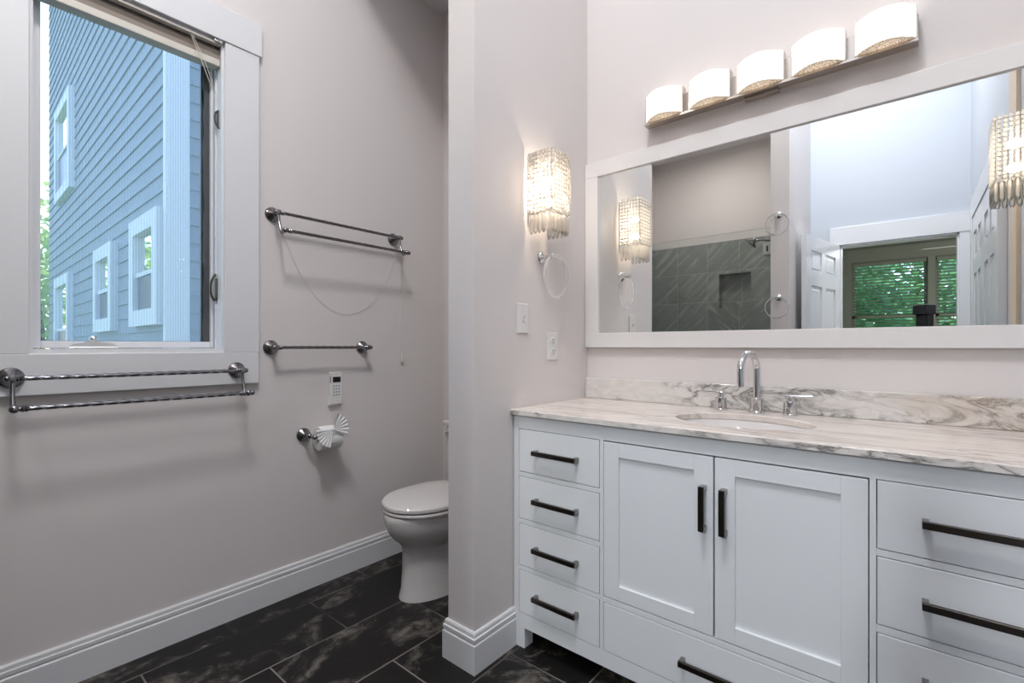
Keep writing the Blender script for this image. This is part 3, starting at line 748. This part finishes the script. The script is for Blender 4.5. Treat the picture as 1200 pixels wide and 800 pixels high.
# widespread faucet
fx, fy = -0.424, 1.888
fa = thing('faucet', 'chrome gooseneck faucet with two lever handles on the marble countertop', 'faucet', (fx, fy, 0.905))
m = MB().lathe([(0.027, 0), (0.027, 0.004), (0.023, 0.006), (0.023, 0.050), (0.020, 0.053), (0.0125, 0.054)], (fx, fy, 0.905), (0, 0, 1), 28)
m.build('spout_base', M['chrome'], fa)
pth = [(fx, fy, 0.955), (fx, fy, 1.0), (fx, fy, 1.058)]
ox, oy = fx - 0.026, fy - 0.112; mx_, my_ = (fx + ox) / 2, (fy + oy) / 2; rad = math.hypot(fx - ox, fy - oy) / 2
for k in range(1, 21):
    a = PI * k / 20; c_ = math.cos(a)
    pth.append((mx_ + (fx - mx_) * c_, my_ + (fy - my_) * c_, 1.058 + rad * 1.06 * math.sin(a)))
pth += [(ox, oy, 1.03), (ox, oy, 1.004)]
MB().tube(pth, 0.0120, 18).build('spout', M['chrome'], fa)
for hx_, dr in ((-0.548, -1), (-0.318, 1)):
    m = MB().lathe([(0.026, 0), (0.026, 0.004), (0.0215, 0.006), (0.0205, 0.045), (0.016, 0.047), (0.010, 0.049), (0.010, 0.062)], (hx_, fy, 0.905), (0, 0, 1), 26)
    h_ = m.build('handle', M['chrome'], fa)
    MB().tube([(hx_ - dr * 0.016, fy, 0.969), (hx_, fy, 0.970), (hx_ + dr * 0.066, fy + 0.004, 0.972)], [0.0072, 0.0076, 0.0056], 14).build('lever', M['chrome'], h_)

# ------------------------------------------------------------------ framed mirror
mi = thing('framed_mirror', 'wide wall mirror in a flat white frame above the vanity', 'mirror', (-0.428, YB, 1.139))
fx0, fx1, fz0, fz1, fw = XS1 + 0.002, XRS - 0.002, 1.139, 1.997, 0.0665
m = MB()
yf0, yf1 = 1.935, YB - 0.001
m.box(fx0, fx0 + fw, yf0, yf1, fz0 + fw, fz1 - fw - 0.002, 0.0015).box(fx1 - fw, fx1, yf0, yf1, fz0 + fw, fz1 - fw - 0.002, 0.0015).box(fx0, fx1, yf0, yf1, fz0, fz0 + fw, 0.0015).box(fx0, fx1, yf0, yf1, fz1 - fw - 0.002, fz1, 0.0015)
m.build('frame', M['frame'], mi)
gx0, gx1, gz0, gz1 = fx0 + fw - 0.004, fx1 - fw + 0.004, fz0 + fw - 0.004, fz1 - fw + 0.004
MB().box(gx0, gx1, 1.946, 1.951, gz0, gz1).build('glass', M['mirror'], mi)

# ------------------------------------------------------------------ vanity light bar
vl = thing('vanity_light', 'nickel light bar with five lit curved glass shades above the mirror', 'light', (-0.42, YB, 2.08))
bxa, bxb = -0.862, 0.022
MB().box(bxa, bxb, 1.936, YB - 0.001, 2.093, 2.176, 0.002).build('back_bar', M['brushed'], vl)
MB().box(bxa, bxb, 1.902, 1.945, 2.076, 2.086, 0.001).build('rail', M['brushed'], vl)
MB().box(-0.478, -0.362, 1.925, YB - 0.001, 2.068, 2.190, 0.003).build('canopy', M['brushed'], vl)
for k in range(5):
    cx = -0.776 + k * 0.1790; hw = 0.077; z0, z1 = 2.086, 2.190; yc = 1.902; bow = 0.046
    arc = [(cx - hw + 2 * hw * i / 16, yc - bow * (1 - (2 * i / 16 - 1) ** 2)) for i in range(17)]
    back = [(p[0], p[1] + 0.004) for p in arc[::-1]]
    s_ = MB().prism(arc + back, 'z', z0 + 0.0025, z1); s_.sm = True
    shd = s_.build('lamp_shade', M['lampglass'], vl)
    pl = [(p[0] * 1.0, p[1]) for p in arc] + [(cx + hw, 1.936), (cx - hw, 1.936)]
    MB().prism([(cx + (p[0] - cx) * 0.985, p[1] + 0.003) for p in pl], 'z', z0, z0 + 0.0022).build('bottom_plate', M['plate'], shd)
    MB().ball((cx, 1.912, 2.135), 0.019, (1.5, 1, 1)).build('bulb', M['lampbulb'], shd)
    for sx_ in (-1, 1): MB().box(cx + sx_ * hw - 0.0015, cx + sx_ * hw + 0.0015, yc - 0.002, 1.937, z0, z1 + 0.001).build('shade_bracket', M['brushed'], shd)

# ------------------------------------------------------------------ crystal sconces
sc_y, sc_z = 1.556, 1.587
def crystal(m, c, s, ry=0.0):                            # small faceted square bead
    cx, cy, cz = c; h = s / 2; i = h * 0.62
    for ax in ((1, 0), ):
        pass
    V = []
    for dz, rr in ((-h, i), (-h * 0.45, h), (h * 0.45, h), (h, i)):
        V.append([m.bm.verts.new((cx + rr * math.cos(a + ry), cy + rr * math.sin(a + ry), cz + dz)) for a in (PI / 4, 3 * PI / 4, 5 * PI / 4, 7 * PI / 4)])
    for a, b in zip(V, V[1:]):
        for k in range(4): m.bm.faces.new((a[k], a[(k + 1) % 4], b[(k + 1) % 4], b[k]))
    m.bm.faces.new(V[0][::-1]); m.bm.faces.new(V[-1])
def make_sconce():
    X = XS1
    t = thing('crystal_sconce', 'lit square crystal wall sconce mounted above the clear towel ring and light switch', 'sconce', (X, sc_y, sc_z))
    hw, dp, zt_, zm, zb_ = 0.064, 0.120, sc_z + 0.318, sc_z + 0.076, sc_z
    MB().box(X, X + 0.008, sc_y - 0.055, sc_y + 0.055, zb_ + 0.05, zt_ - 0.01, 0.002).build('wall_plate', M['chrome'], t)
    m = MB(); r_ = 0.0016
    for z in (zt_ - 0.012, zm + 0.012):
        P = [(X + 0.004, sc_y - hw, z), (X + dp, sc_y - hw, z), (X + dp, sc_y + hw, z), (X + 0.004, sc_y + hw, z)]
        for a, b in zip(P, P[1:]): m.tube([a, b], r_, 6)
    for xx, yy in ((X + dp, sc_y - hw), (X + dp, sc_y + hw)): m.tube([(xx, yy, zm + 0.012), (xx, yy, zt_ - 0.012)], r_, 6)
    m.build('wire_frame', M['chrome'], t)
    pos = []
    nfront, nside = 8, 7
    for i in range(nfront): pos.append((X + dp + 0.002, sc_y - hw + 2 * hw * (i + 0.5) / nfront))
    for i in range(nside):
        for s_ in (-1, 1): pos.append((X + 0.010 + (dp - 0.012) * (i + 0.5) / nside, sc_y + s_ * (hw + 0.002)))
    for (xx, yy) in pos:
        m = MB(); z = zt_ - 0.004; k = 0
        while z > zm + 0.006:
            crystal(m, (xx, yy, z), 0.0150, 0.0); z -= 0.0172
        m.build('crystal_strand', M['crystal'], t, smooth=False)
    # lower tier: longer prisms hanging from the lower wire
    pp = []
    for i in range(6): pp.append((X + dp - 0.004, sc_y - hw + 2 * hw * (i + 0.5) / 6))
    for i in range(5):
        for s_ in (-1, 1): pp.append((X + 0.012 + (dp - 0.02) * (i + 0.5) / 5, sc_y + s_ * (hw - 0.003)))
    for (xx, yy) in pp:
        m = MB(); n = 6; V = []
        for z, rr in ((zm + 0.004, 0.005), (zm - 0.004, 0.0092), (zb_ + 0.014, 0.0092), (zb_ + 0.002, 0.005)):
            V.append([m.bm.verts.new((xx + rr * math.cos(2 * PI * k / n), yy + rr * math.sin(2 * PI * k / n), z)) for k in range(n)])
        for a, b in zip(V, V[1:]):
            for k in range(n): m.bm.faces.new((a[k], a[(k + 1) % n], b[(k + 1) % n], b[k]))
        m.bm.faces.new(V[0][::-1]); m.bm.faces.new(V[-1])
        m.build('crystal_prism', M['prism'], t, smooth=False)
    for z in (sc_z + 0.135, sc_z + 0.225):
        s_ = MB().cyl((X + 0.006, sc_y, z), (X + 0.040, sc_y, z), 0.011, 14).build('lamp_socket', M['chrome'], t)
        MB().ball((X + 0.062, sc_y, z), 0.017, (1.35, 1, 1)).build('bulb', M['bulb'], s_)
    return t
sconce = make_sconce()
s2 = copy_tree(sconce)
s2.location = (XR, 1.33, sc_z + 0.088); s2.rotation_euler = (0, 0, PI)
s2['label'] = 'lit square crystal wall sconce on the right wall, reflected beside the doorway in the mirror'

# clear towel ring under the left sconce
tr1 = thing('towel_ring', 'clear acrylic towel ring on a chrome mount below the left crystal sconce', 'towel ring', (XS1, 1.60, 1.50))
m = MB().lathe([(0.026, 0), (0.026, 0.004), (0.022, 0.010), (0.013, 0.016), (0.009, 0.020), (0.009, 0.040), (0.012, 0.043), (0.012, 0.056), (0, 0.058)], (XS1, 1.592, 1.512), (1, 0, 0), 24)
m.build('wall_mount', M['chrome'], tr1)
MB().torus((XS1 + 0.050, 1.628, 1.433), 0.084, 0.0055, (1, 0.0, 0), 48, 10).build('ring', M['clear'], tr1)
tr1['label'] = 'clear acrylic towel ring on a chrome mount below the left crystal sconce'

# chrome towel rings on the pier
def pier_ring(z):
    px = (PX0 + PX1) / 2
    t = thing('towel_ring', '', 'towel ring', (px, PY, z))
    MB().lathe([(0.024, 0), (0.024, 0.004), (0.019, 0.010), (0.011, 0.014), (0.008, 0.018), (0.008, 0.036), (0.011, 0.040), (0.011, 0.052), (0, 0.054)], (px - 0.008, PY, z), (0, 1, 0), 22).build('wall_mount', M['chrome'], t)
    MB().torus((px - 0.012, PY + 0.046, z - 0.076), 0.080, 0.0042, (0, 1, 0), 44, 8).build('ring', M['chrome'], t)
    return t
r1 = pier_ring(2.145); r1['label'] = 'chrome towel ring on the narrow wall end beside the shower, upper of two'
r2 = copy_tree(r1); r2.location.z = 1.515; r2['label'] = 'chrome towel ring on the narrow wall end beside the shower, lower of two'

# switch and outlet on the wall end beside the vanity
sw = thing('light_switch', 'white toggle light switch plate on the wall left of the mirror', 'switch', (XS1, 1.463, 1.255))
pl = MB().box(XS1, XS1 + 0.006, 1.428, 1.498, 1.197, 1.313, 0.002).build('plate', M['plastic'], sw)
MB().box(XS1 + 0.005, XS1 + 0.007, 1.457, 1.469, 1.243, 1.267, 0.0005).build('toggle_collar', M['plastic'], sw)
MB().prism([(XS1 + 0.006, 1.262), (XS1 + 0.006, 1.250), (XS1 + 0.017, 1.264), (XS1 + 0.017, 1.270)], 'y', 1.459, 1.467).build('toggle', M['plastic'], sw)
for z in (1.225, 1.285): MB().lathe([(0.003, 0), (0.003, 0.001), (0, 0.0015)], (XS1 + 0.006, 1.463, z), (1, 0, 0), 10).build('screw', M['plastic'], pl)
ou = thing('power_outlet', 'white duplex power outlet plate below and right of the light switch', 'outlet', (XS1, 1.667, 1.145))
pl = MB().box(XS1, XS1 + 0.006, 1.632, 1.702, 1.087, 1.203, 0.002).build('plate', M['plastic'], ou)
for z in (1.122, 1.168):
    s_ = MB().lathe([(0.0165, 0), (0.0165, 0.002), (0.015, 0.003)], (XS1 + 0.005, 1.667, z), (1, 0, 0), 20).build('socket', M['plastic'], ou)
    m = MB()
    for dy in (-0.006, 0.006): m.box(XS1 + 0.0075, XS1 + 0.0084, 1.667 + dy - 0.0012, 1.667 + dy + 0.0012, z, z + 0.009)
    m.lathe([(0.0024, 0), (0.0024, 0.0009)], (XS1 + 0.0075, 1.667, z - 0.007), (1, 0, 0), 10)
    m.build('slots', M['dark'], s_)
MB().lathe([(0.003, 0), (0.003, 0.001), (0, 0.0015)], (XS1 + 0.006, 1.667, 1.145), (1, 0, 0), 10).build('screw', M['plastic'], pl)

# ------------------------------------------------------------------ seen in the mirror: shower
ysg = -0.252
for a, b, lab in ((XW + 0.013, -1.560, 'clear glass shower panel against the window wall, narrower of the two'), (-1.554, PX0 - 0.013, 'wide clear glass shower panel beside the narrow wall end')):
    t = thing('shower_screen', lab, 'shower glass', ((a + b) / 2, ysg, 0.10))
    MB().box(a, b, ysg - 0.005, ysg + 0.005, 0.1005, 2.075).build('pane', M['showerglass'], t)
    for z in (0.35, 0.95):
        if b < -1.5: MB().box(a - 0.002, a + 0.04, ysg - 0.012, ysg + 0.012, z, z + 0.05, 0.002).build('clamp', M['chrome'], t)
        else: MB().box(b - 0.04, b + 0.002, ysg - 0.012, ysg + 0.012, z, z + 0.05, 0.002).build('clamp', M['chrome'], t)
shd = thing('shower_sprayer', 'chrome shower head on a short arm in the tiled shower', 'shower head', (PX0 - 0.012, -0.62, 2.09))
m = MB().lathe([(0.028, 0), (0.028, 0.004), (0.018, 0.012), (0.010, 0.016)], (PX0 - 0.012, -0.62, 2.035), (-1, 0, 0), 20)
m.tube(bez([(PX0 - 0.02, -0.62, 2.035), (PX0 - 0.09, -0.62, 2.050), (PX0 - 0.16, -0.62, 2.062), (PX0 - 0.205, -0.62, 2.058)], 6), 0.012, 12); m.build('arm', M['nickel'], shd)
MB().lathe([(0.012, -0.03), (0.018, -0.01), (0.034, 0.006), (0.056, 0.020), (0.056, 0.032), (0.0, 0.034)], (PX0 - 0.222, -0.62, 2.058), (-0.72, 0, -0.69), 24).build('spray_face', M['nickel'], shd)
sv = thing('shower_dispenser', 'small white box with a dark slot on the shower side wall', 'dispenser', (PX0 - 0.012, -0.40, 1.86))
MB().box(PX0 - 0.088, PX0 - 0.012, -0.46, -0.36, 1.882, 1.978, 0.006).build('body', M['plastic'], sv)
MB().box(PX0 - 0.062, PX0 - 0.050, -0.361, -0.3585, 1.908, 1.953).build('slot', M['dark'], sv)

# ------------------------------------------------------------------ doorway, doors
m = MB(); cw = 0.070; cy_ = YD + 0.018
m.box(DX0 - cw, DX0, YD, cy_, 0, DZ, 0.002).box(DX1, XR - 0.001, YD, cy_, 0, DZ, 0.002).box(DX0 - cw, XR - 0.001, YD, cy_ + 0.004, DZ, DZ + 0.155, 0.002)
m.box(DX0, DX0 + 0.012, YD - 0.12, YD, 0, DZ).box(DX1 - 0.012, DX1, YD - 0.12, YD, 0, DZ).box(DX0, DX1, YD - 0.12, YD, DZ - 0.012, DZ)
S('trim_1', m, M['doorpaint'])
def panel_door_mesh(w, h, th):
    # six-panel leaf in local coords: x 0..w, y 0..th, z 0..h
    m = MB(); st = 0.105 * w / 0.76; mid = 0.09 * w / 0.76
    rails = [(0, 0.22), (0.90, 1.06), (1.62, 1.73), (h - 0.115, h)]
    m.box(0, st, 0, th, 0, h).box(w - st, w, 0, th, 0, h).box(w / 2 - mid / 2, w / 2 + mid / 2, 0, th, 0, h)
    for a, b in rails: m.box(st, w / 2 - mid / 2, 0, th, a, b).box(w / 2 + mid / 2, w - st, 0, th, a, b)
    for (_, a), (b, _) in zip(rails, rails[1:]):
        for xa_, xb_ in ((st, w / 2 - mid / 2), (w / 2 + mid / 2, w - st)):
            m.box(xa_, xb_, th * 0.32, th * 0.68, a, b)
            m.box(xa_ + 0.028, xb_ - 0.028, th * 0.14, th * 0.86, a + 0.028, b - 0.028, 0.004)
    return m
d1 = panel_door_mesh(0.762, 2.015, 0.035).build('door_1', M['doorpaint']); struct(d1)
d1.location = (DX0 + 0.004, YD + 0.024, 0.010); d1.rotation_euler = (0, 0, math.radians(101))
hd = MB()
hd.lathe([(0.028, 0), (0.028, 0.006), (0.012, 0.010), (0.012, 0.035), (0.026, 0.045), (0.028, 0.058), (0.018, 0.068), (0, 0.070)], (0.695, 0, 0.93), (0, -1, 0), 20)
hd.lathe([(0.028, 0), (0.028, 0.006), (0.012, 0.010), (0.012, 0.035), (0.026, 0.045), (0.028, 0.058), (0.018, 0.068), (0, 0.070)], (0.695, 0.035, 0.93), (0, 1, 0), 20)
k = hd.build('door_knob', M['brushed']); k.parent = d1
# closet doors on the right wall
for nme, ya, hand in (('door_2', -0.655, 1), ('door_3', -0.070, -1)):
    d = panel_door_mesh(0.58, 2.015, 0.030).build(nme, M['doorpaint']); struct(d)
    d.rotation_euler = (0, 0, PI / 2); d.location = (XR - 0.0005, ya, 0.010)
m = MB().box(XR - 0.036, XR, -0.74, -0.657, 0, 2.03, 0.002).box(XR - 0.036, XR, 0.512, 0.595, 0, 2.03, 0.002).box(XR - 0.036, XR, -0.74, 0.595, 2.028, 2.17, 0.002)
S('trim_2', m, M['doorpaint'])
S('trim_3', MB().box(XR - 0.014, XR, 0.76, 0.95, 0, ZH - 0.002, 0.001), M['pine'])

# ------------------------------------------------------------------ bedroom beyond the doorway
BX0, BX1, BY0, BY1, BZ = -2.2, 1.9, -4.60, YD - 0.12, 2.62
YR = YD - 0.245
S('floor_bedroom', MB().box(BX0, BX1, BY0, YD, -0.10, -0.001), paint('oak_floor', (132, 104, 78), 0.4, 0.4, 0.2, 0.1, 8))
S('ceiling_bedroom', MB().box(BX0 - 0.1, BX1 + 0.1, BY0 - 0.1, YD - 0.12, BZ, BZ + 0.1), M['bedwall'])
S('wall_bedroom_left', MB().box(BX0 - 0.1, BX0, BY0, YD - 0.12, 0, BZ), M['bedwall'])
S('wall_bedroom_right', MB().box(BX1, BX1 + 0.1, BY0, YD - 0.12, 0, BZ), M['bedwall'])
S('wall_bedroom_near', MB().box(XR + 0.12, BX1, YD - 0.24, YD - 0.12, 0, BZ), M['bedwall'])
bw = [(-0.645, 0.190), (0.268, 1.10)]; bz0, bz1 = 0.75, 2.335
m = MB(); y0, y1 = BY0 - 0.12, BY0
m.box(BX0, bw[0][0], y0, y1, 0, BZ).box(bw[0][1], bw[1][0], y0, y1, 0, BZ).box(bw[1][1], BX1, y0, y1, 0, BZ)
for a, b in bw: m.box(a, b, y0, y1, 0, bz0).box(a, b, y0, y1, bz1, BZ)
S('wall_bedroom_far', m, M['bedwall'])
S('trim_4', MB().box(bw[0][0] - 0.13, bw[0][0], BY0, BY0 + 0.02, bz0 - 0.03, bz1 + 0.02).box(bw[0][1], bw[1][0], BY0, BY0 + 0.02, bz0 - 0.03, bz1 + 0.02).box(bw[1][1], bw[1][1] + 0.13, BY0, BY0 + 0.02, bz0 - 0.03, bz1 + 0.02).box(bw[0][0] - 0.15, bw[1][1] + 0.15, BY0, BY0 + 0.026, bz1 + 0.02, bz1 + 0.20).box(bw[0][0] - 0.16, bw[1][1] + 0.16, BY0, BY0 + 0.05, bz0 - 0.06, bz0 - 0.03), M['bedtrim'])
for i, (a, b) in enumerate(bw):
    w = thing('window_%d' % (i + 2), ['bedroom window with dark frame left of the post, seen through the doorway', 'bedroom window partly cut off by the door casing'][i], 'window', ((a + b) / 2, BY0 - 0.06, bz0)); struct(w)
    ym0, ym1 = BY0 - 0.09, BY0 - 0.06; zm = 1.56
    m = MB().box(a, a + 0.04, ym0, ym1, bz0, bz1).box(b - 0.04, b, ym0, ym1, bz0, bz1).box(a, b, ym0, ym1, bz1 - 0.04, bz1).box(a, b, ym0, ym1, bz0, bz0 + 0.05).box(a, b, ym0, ym1, zm - 0.022, zm + 0.022)
    m.build('window_frame', M['bedtrim'], w)
    MB().box(a + 0.04, b - 0.04, BY0 - 0.078, BY0 - 0.074, bz0 + 0.05, bz1 - 0.04).build('pane', M['glass'], w)
    bl = thing('window_blind', ['lowered grey slat blind on the wider bedroom window left of the post', 'lowered grey slat blind on the bedroom window beside the door casing'][i], 'blind', ((a + b) / 2, BY0 - 0.03, bz1))
    MB().box(a + 0.012, b - 0.012, BY0 - 0.05, BY0 - 0.005, bz1 - 0.045, bz1 - 0.002, 0.002).build('head_rail', M['bedtrim'], bl)
    z = bz1 - 0.08; m = MB()
    while z > bz0 + 0.05:
        m.quad((a + 0.015, BY0 - 0.047, z - 0.006), (b - 0.015, BY0 - 0.047, z - 0.006), (b - 0.015, BY0 - 0.008, z + 0.010), (a + 0.015, BY0 - 0.008, z + 0.010)); z -= 0.042
    m.build('slats', M['bedtrim'], bl)
    for xx in (a + 0.10, b - 0.10): MB().tube([(xx, BY0 - 0.006, bz1 - 0.03), (xx, BY0 - 0.006, bz0 + 0.03)], 0.0015, 6).build('ladder_cord', M['bedtrim'], bl)
    MB().box(a + 0.015, b - 0.015, BY0 - 0.045, BY0 - 0.01, bz0 + 0.015, bz0 + 0.035, 0.002).build('bottom_rail', M['bedtrim'], bl)
# ceiling fan
fc = (0.73, -3.05)
fan_ = thing('ceiling_fan', 'white ceiling fan in the bedroom, one blade showing through the doorway', 'ceiling fan', (fc[0], fc[1], BZ))
MB().lathe([(0.07, 0), (0.07, 0.03), (0.02, 0.05), (0.02, 0.34)], (*fc, BZ), (0, 0, -1), 20).build('down_rod', M['doorpaint'], fan_)
MB().lathe([(0.03, 0.33), (0.10, 0.35), (0.11, 0.40), (0.08, 0.45), (0, 0.46)], (*fc, BZ), (0, 0, -1), 24).build('motor', M['doorpaint'], fan_)
for k in range(5):
    a = PI + 0.03 + k * 2 * PI / 5; d = Vector((math.cos(a), math.sin(a), 0)); n_ = Vector((-d.y, d.x, 0.18))
    c0 = Vector((*fc, BZ - 0.40)); m = MB()
    sec = []
    for rr, ww in ((0.10, 0.02), (0.20, 0.03), (0.24, 0.06), (0.62, 0.075), (0.66, 0.05)):
        c_ = c0 + d * rr; u = Vector((0, 0, 0.004))
        sec.append([c_ + n_ * ww - u, c_ + n_ * ww + u, c_ - n_ * ww + u, c_ - n_ * ww - u])
    m.loft(sec); m.build('blade', M['doorpaint'], fan_, smooth=False)

# ------------------------------------------------------------------ camera on a tripod (mirrored in the glass)
fw2 = Vector((-math.sin(math.radians(39.92)), math.cos(math.radians(39.92)), 0)); rt = Vector((fw2.y, -fw2.x, 0))
tc = -fw2 * 0.115
tp = thing('camera_tripod', 'black camera with a flash on a tripod, flash reflected in the mirror', 'camera', (tc.x, tc.y, 0))
def obox(m, c, hx_, hy_, z0, z1, bev=0.004):
    b = MB().box(-hx_, hx_, -hy_, hy_, z0, z1, bev)
    rot = Matrix(((rt.x, fw2.x, 0), (rt.y, fw2.y, 0), (0, 0, 1)))
    bmesh.ops.transform(b.bm, matrix=rot.to_4x4(), verts=b.bm.verts)
    bmesh.ops.translate(b.bm, verts=b.bm.verts, vec=(c.x, c.y, 0)); return b
obox(None, tc, 0.068, 0.034, 1.095, 1.205).build('camera_body', M['black'], tp)
obox(None, tc, 0.030, 0.032, 1.205, 1.232).build('viewfinder', M['black'], tp)
fl = obox(None, tc + rt * 0.0, 0.036, 0.026, 1.250, 1.345).build('flash_body', M['black'], tp)
obox(None, tc + rt * 0.0 + fw2 * 0.004, 0.041, 0.040, 1.345, 1.405).build('flash_head', M['black'], fl)
obox(None, tc, 0.012, 0.012, 1.230, 1.252).build('flash_foot', M['plastic'], fl)
MB().cyl((tc.x, tc.y, 0.70), (tc.x, tc.y, 1.096), 0.014, 14).build('center_column', M['black'], tp)
for k in range(3):
    a = math.radians(39.92) - PI / 2 + k * 2 * PI / 3
    MB().tube([(tc.x, tc.y, 0.95), (tc.x + 0.34 * math.cos(a), tc.y + 0.34 * math.sin(a), 0.006)], [0.014, 0.010], 12).build('leg', M['black'], tp)

# ------------------------------------------------------------------ outdoors
S('ground', MB().box(-30, 12, -26, 14, -0.75, -0.60), M['grass'])
HX, HY, HZ = -4.84, 1.228, 8.4
ho = thing('neighbor_house', 'two storey house with blue grey lap siding and white trim outside the window', 'house', (HX - 3.5, HY + 2.5, -0.6))
MB().box(-12.2, HX - 0.03, HY + 0.03, HY + 6, -0.6, HZ).build('wall_core', M['siding'], ho)
ex = 0.155
def lap(z): return [(0.0, z), (0.024, z), (0.010, z + ex), (0.0, z + ex)]
m = MB(); z = -0.6 + 0.02
while z < HZ - 0.1:
    m.prism([(HY + 0.03 - a, b) for a, b in lap(z)], 'x', -12.2, HX - 0.02)
    z += ex
m.build('side_siding', M['siding'], ho)
m = MB(); z = -0.6 + 0.02
while z < HZ - 0.1:
    m.prism([(HX - 0.03 + a, b) for a, b in lap(z)], 'y', HY + 0.02, HY + 6)
    z += ex
m.build('front_siding', M['siding'], ho)
MB().box(HX - 0.03, HX + 0.008, HY - 0.008, HY + 0.150, -0.6, HZ).box(HX - 0.14, HX - 0.02, HY - 0.008, HY + 0.03, -0.6, HZ).build('corner_board', M['exttrim'], ho)
MB().prism([(HY - 0.5, HZ), (HY + 6.5, HZ), (HY + 3, HZ + 2.2)], 'x', -12.6, HX + 0.4).build('roof', M['roof'], ho)
for (a, b, z0, z1) in ((-5.945, -4.99, 1.335, 2.36), (-7.72, -6.75, 1.315, 2.31), (-10.95, -9.5, 3.5, 5.0), (-11.0, -9.6, 0.6, 2.25)):
    t_ = 0.15; yo, yi = HY - 0.055, HY + 0.02
    f_ = MB().box(a, a + t_, yo, yi, z0 + t_, z1 - t_).box(b - t_, b, yo, yi, z0 + t_, z1 - t_).box(a, b, yo, yi, z1 - t_, z1).box(a, b, yo, yi, z0, z0 + t_).build('window_trim', M['exttrim'], ho)
    zm = (z0 + z1) / 2 - 0.02
    MB().box(a + t_, b - t_, HY - 0.006, HY + 0.004, zm, z1 - t_).build('upper_sash', M['extpane'], f_)
    MB().box(a + t_, b - t_, HY - 0.012, HY + 0.002, z0 + t_, zm).build('lower_screen', M['extglass'], f_)
    MB().box(a + t_, b - t_, HY - 0.03, HY + 0.002, zm - 0.02, zm + 0.02).build('meeting_rail', M['exttrim'], f_)

def tree(x, y, h, r, zc, label, mat, n=2600, leaf=0.16, group=None, flat=1.0):
    t = thing('leafy_tree', label, 'tree', (x, y, -0.6), group)
    MB().tube([(x, y, -0.6), (x + 0.05, y + 0.08, zc * 0.5), (x - 0.04, y, zc + r * 0.4)], [0.16, 0.12, 0.05], 10).build('trunk', M['bark'], t)
    m = MB(); bm = m.bm; clumps = [Vector((random.uniform(-1, 1), random.uniform(-1, 1), random.uniform(-1, 1))) * r * 0.75 for _ in range(16)]
    for i in range(n):
        c_ = random.choice(clumps); p = c_ + Vector((random.gauss(0, 1), random.gauss(0, 1), random.gauss(0, 1))) * r * 0.28
        p.z *= h; p += Vector((x, y, zc))
        u = Vector((random.uniform(-1, 1), random.uniform(-1, 1), random.uniform(-0.6, 0.6))).normalized(); w = u.cross(Vector((random.uniform(-1, 1), random.uniform(-1, 1), random.uniform(-1, 1)))).normalized()
        l_ = leaf * random.uniform(0.6, 1.3)
        bm.faces.new([bm.verts.new(q_) for q_ in (p - u * l_ * 0.5, p + w * l_ * 0.28, p + u * l_ * 0.5, p - w * l_ * 0.28)])
    m.build('foliage', mat, t)
tree(-20.5, 1.8, 1.3, 1.9, 2.8, 'bright green tree beyond the far end of the blue house', M['leaf'], 4200, 0.24)
tree(-14.6, -1.9, 1.3, 1.8, 2.8, 'bright green tree out in the yard left of the blue house', M['leaf'], 3600, 0.22)
tree(-1.5, -9.6, 1.1, 1.35, 2.0, 'dark green tree behind the left bedroom window blind', M['leafdeep'], 5200, 0.19)
tree(2.2, -10.0, 1.1, 1.3, 2.0, 'dark green tree behind the right bedroom window blind', M['leafdeep'], 5200, 0.19)
tree(0.2, -16.5, 1.2, 2.2, 3.2, 'tall dark green tree farther out behind the bedroom windows', M['leafdeep'], 5200, 0.28)
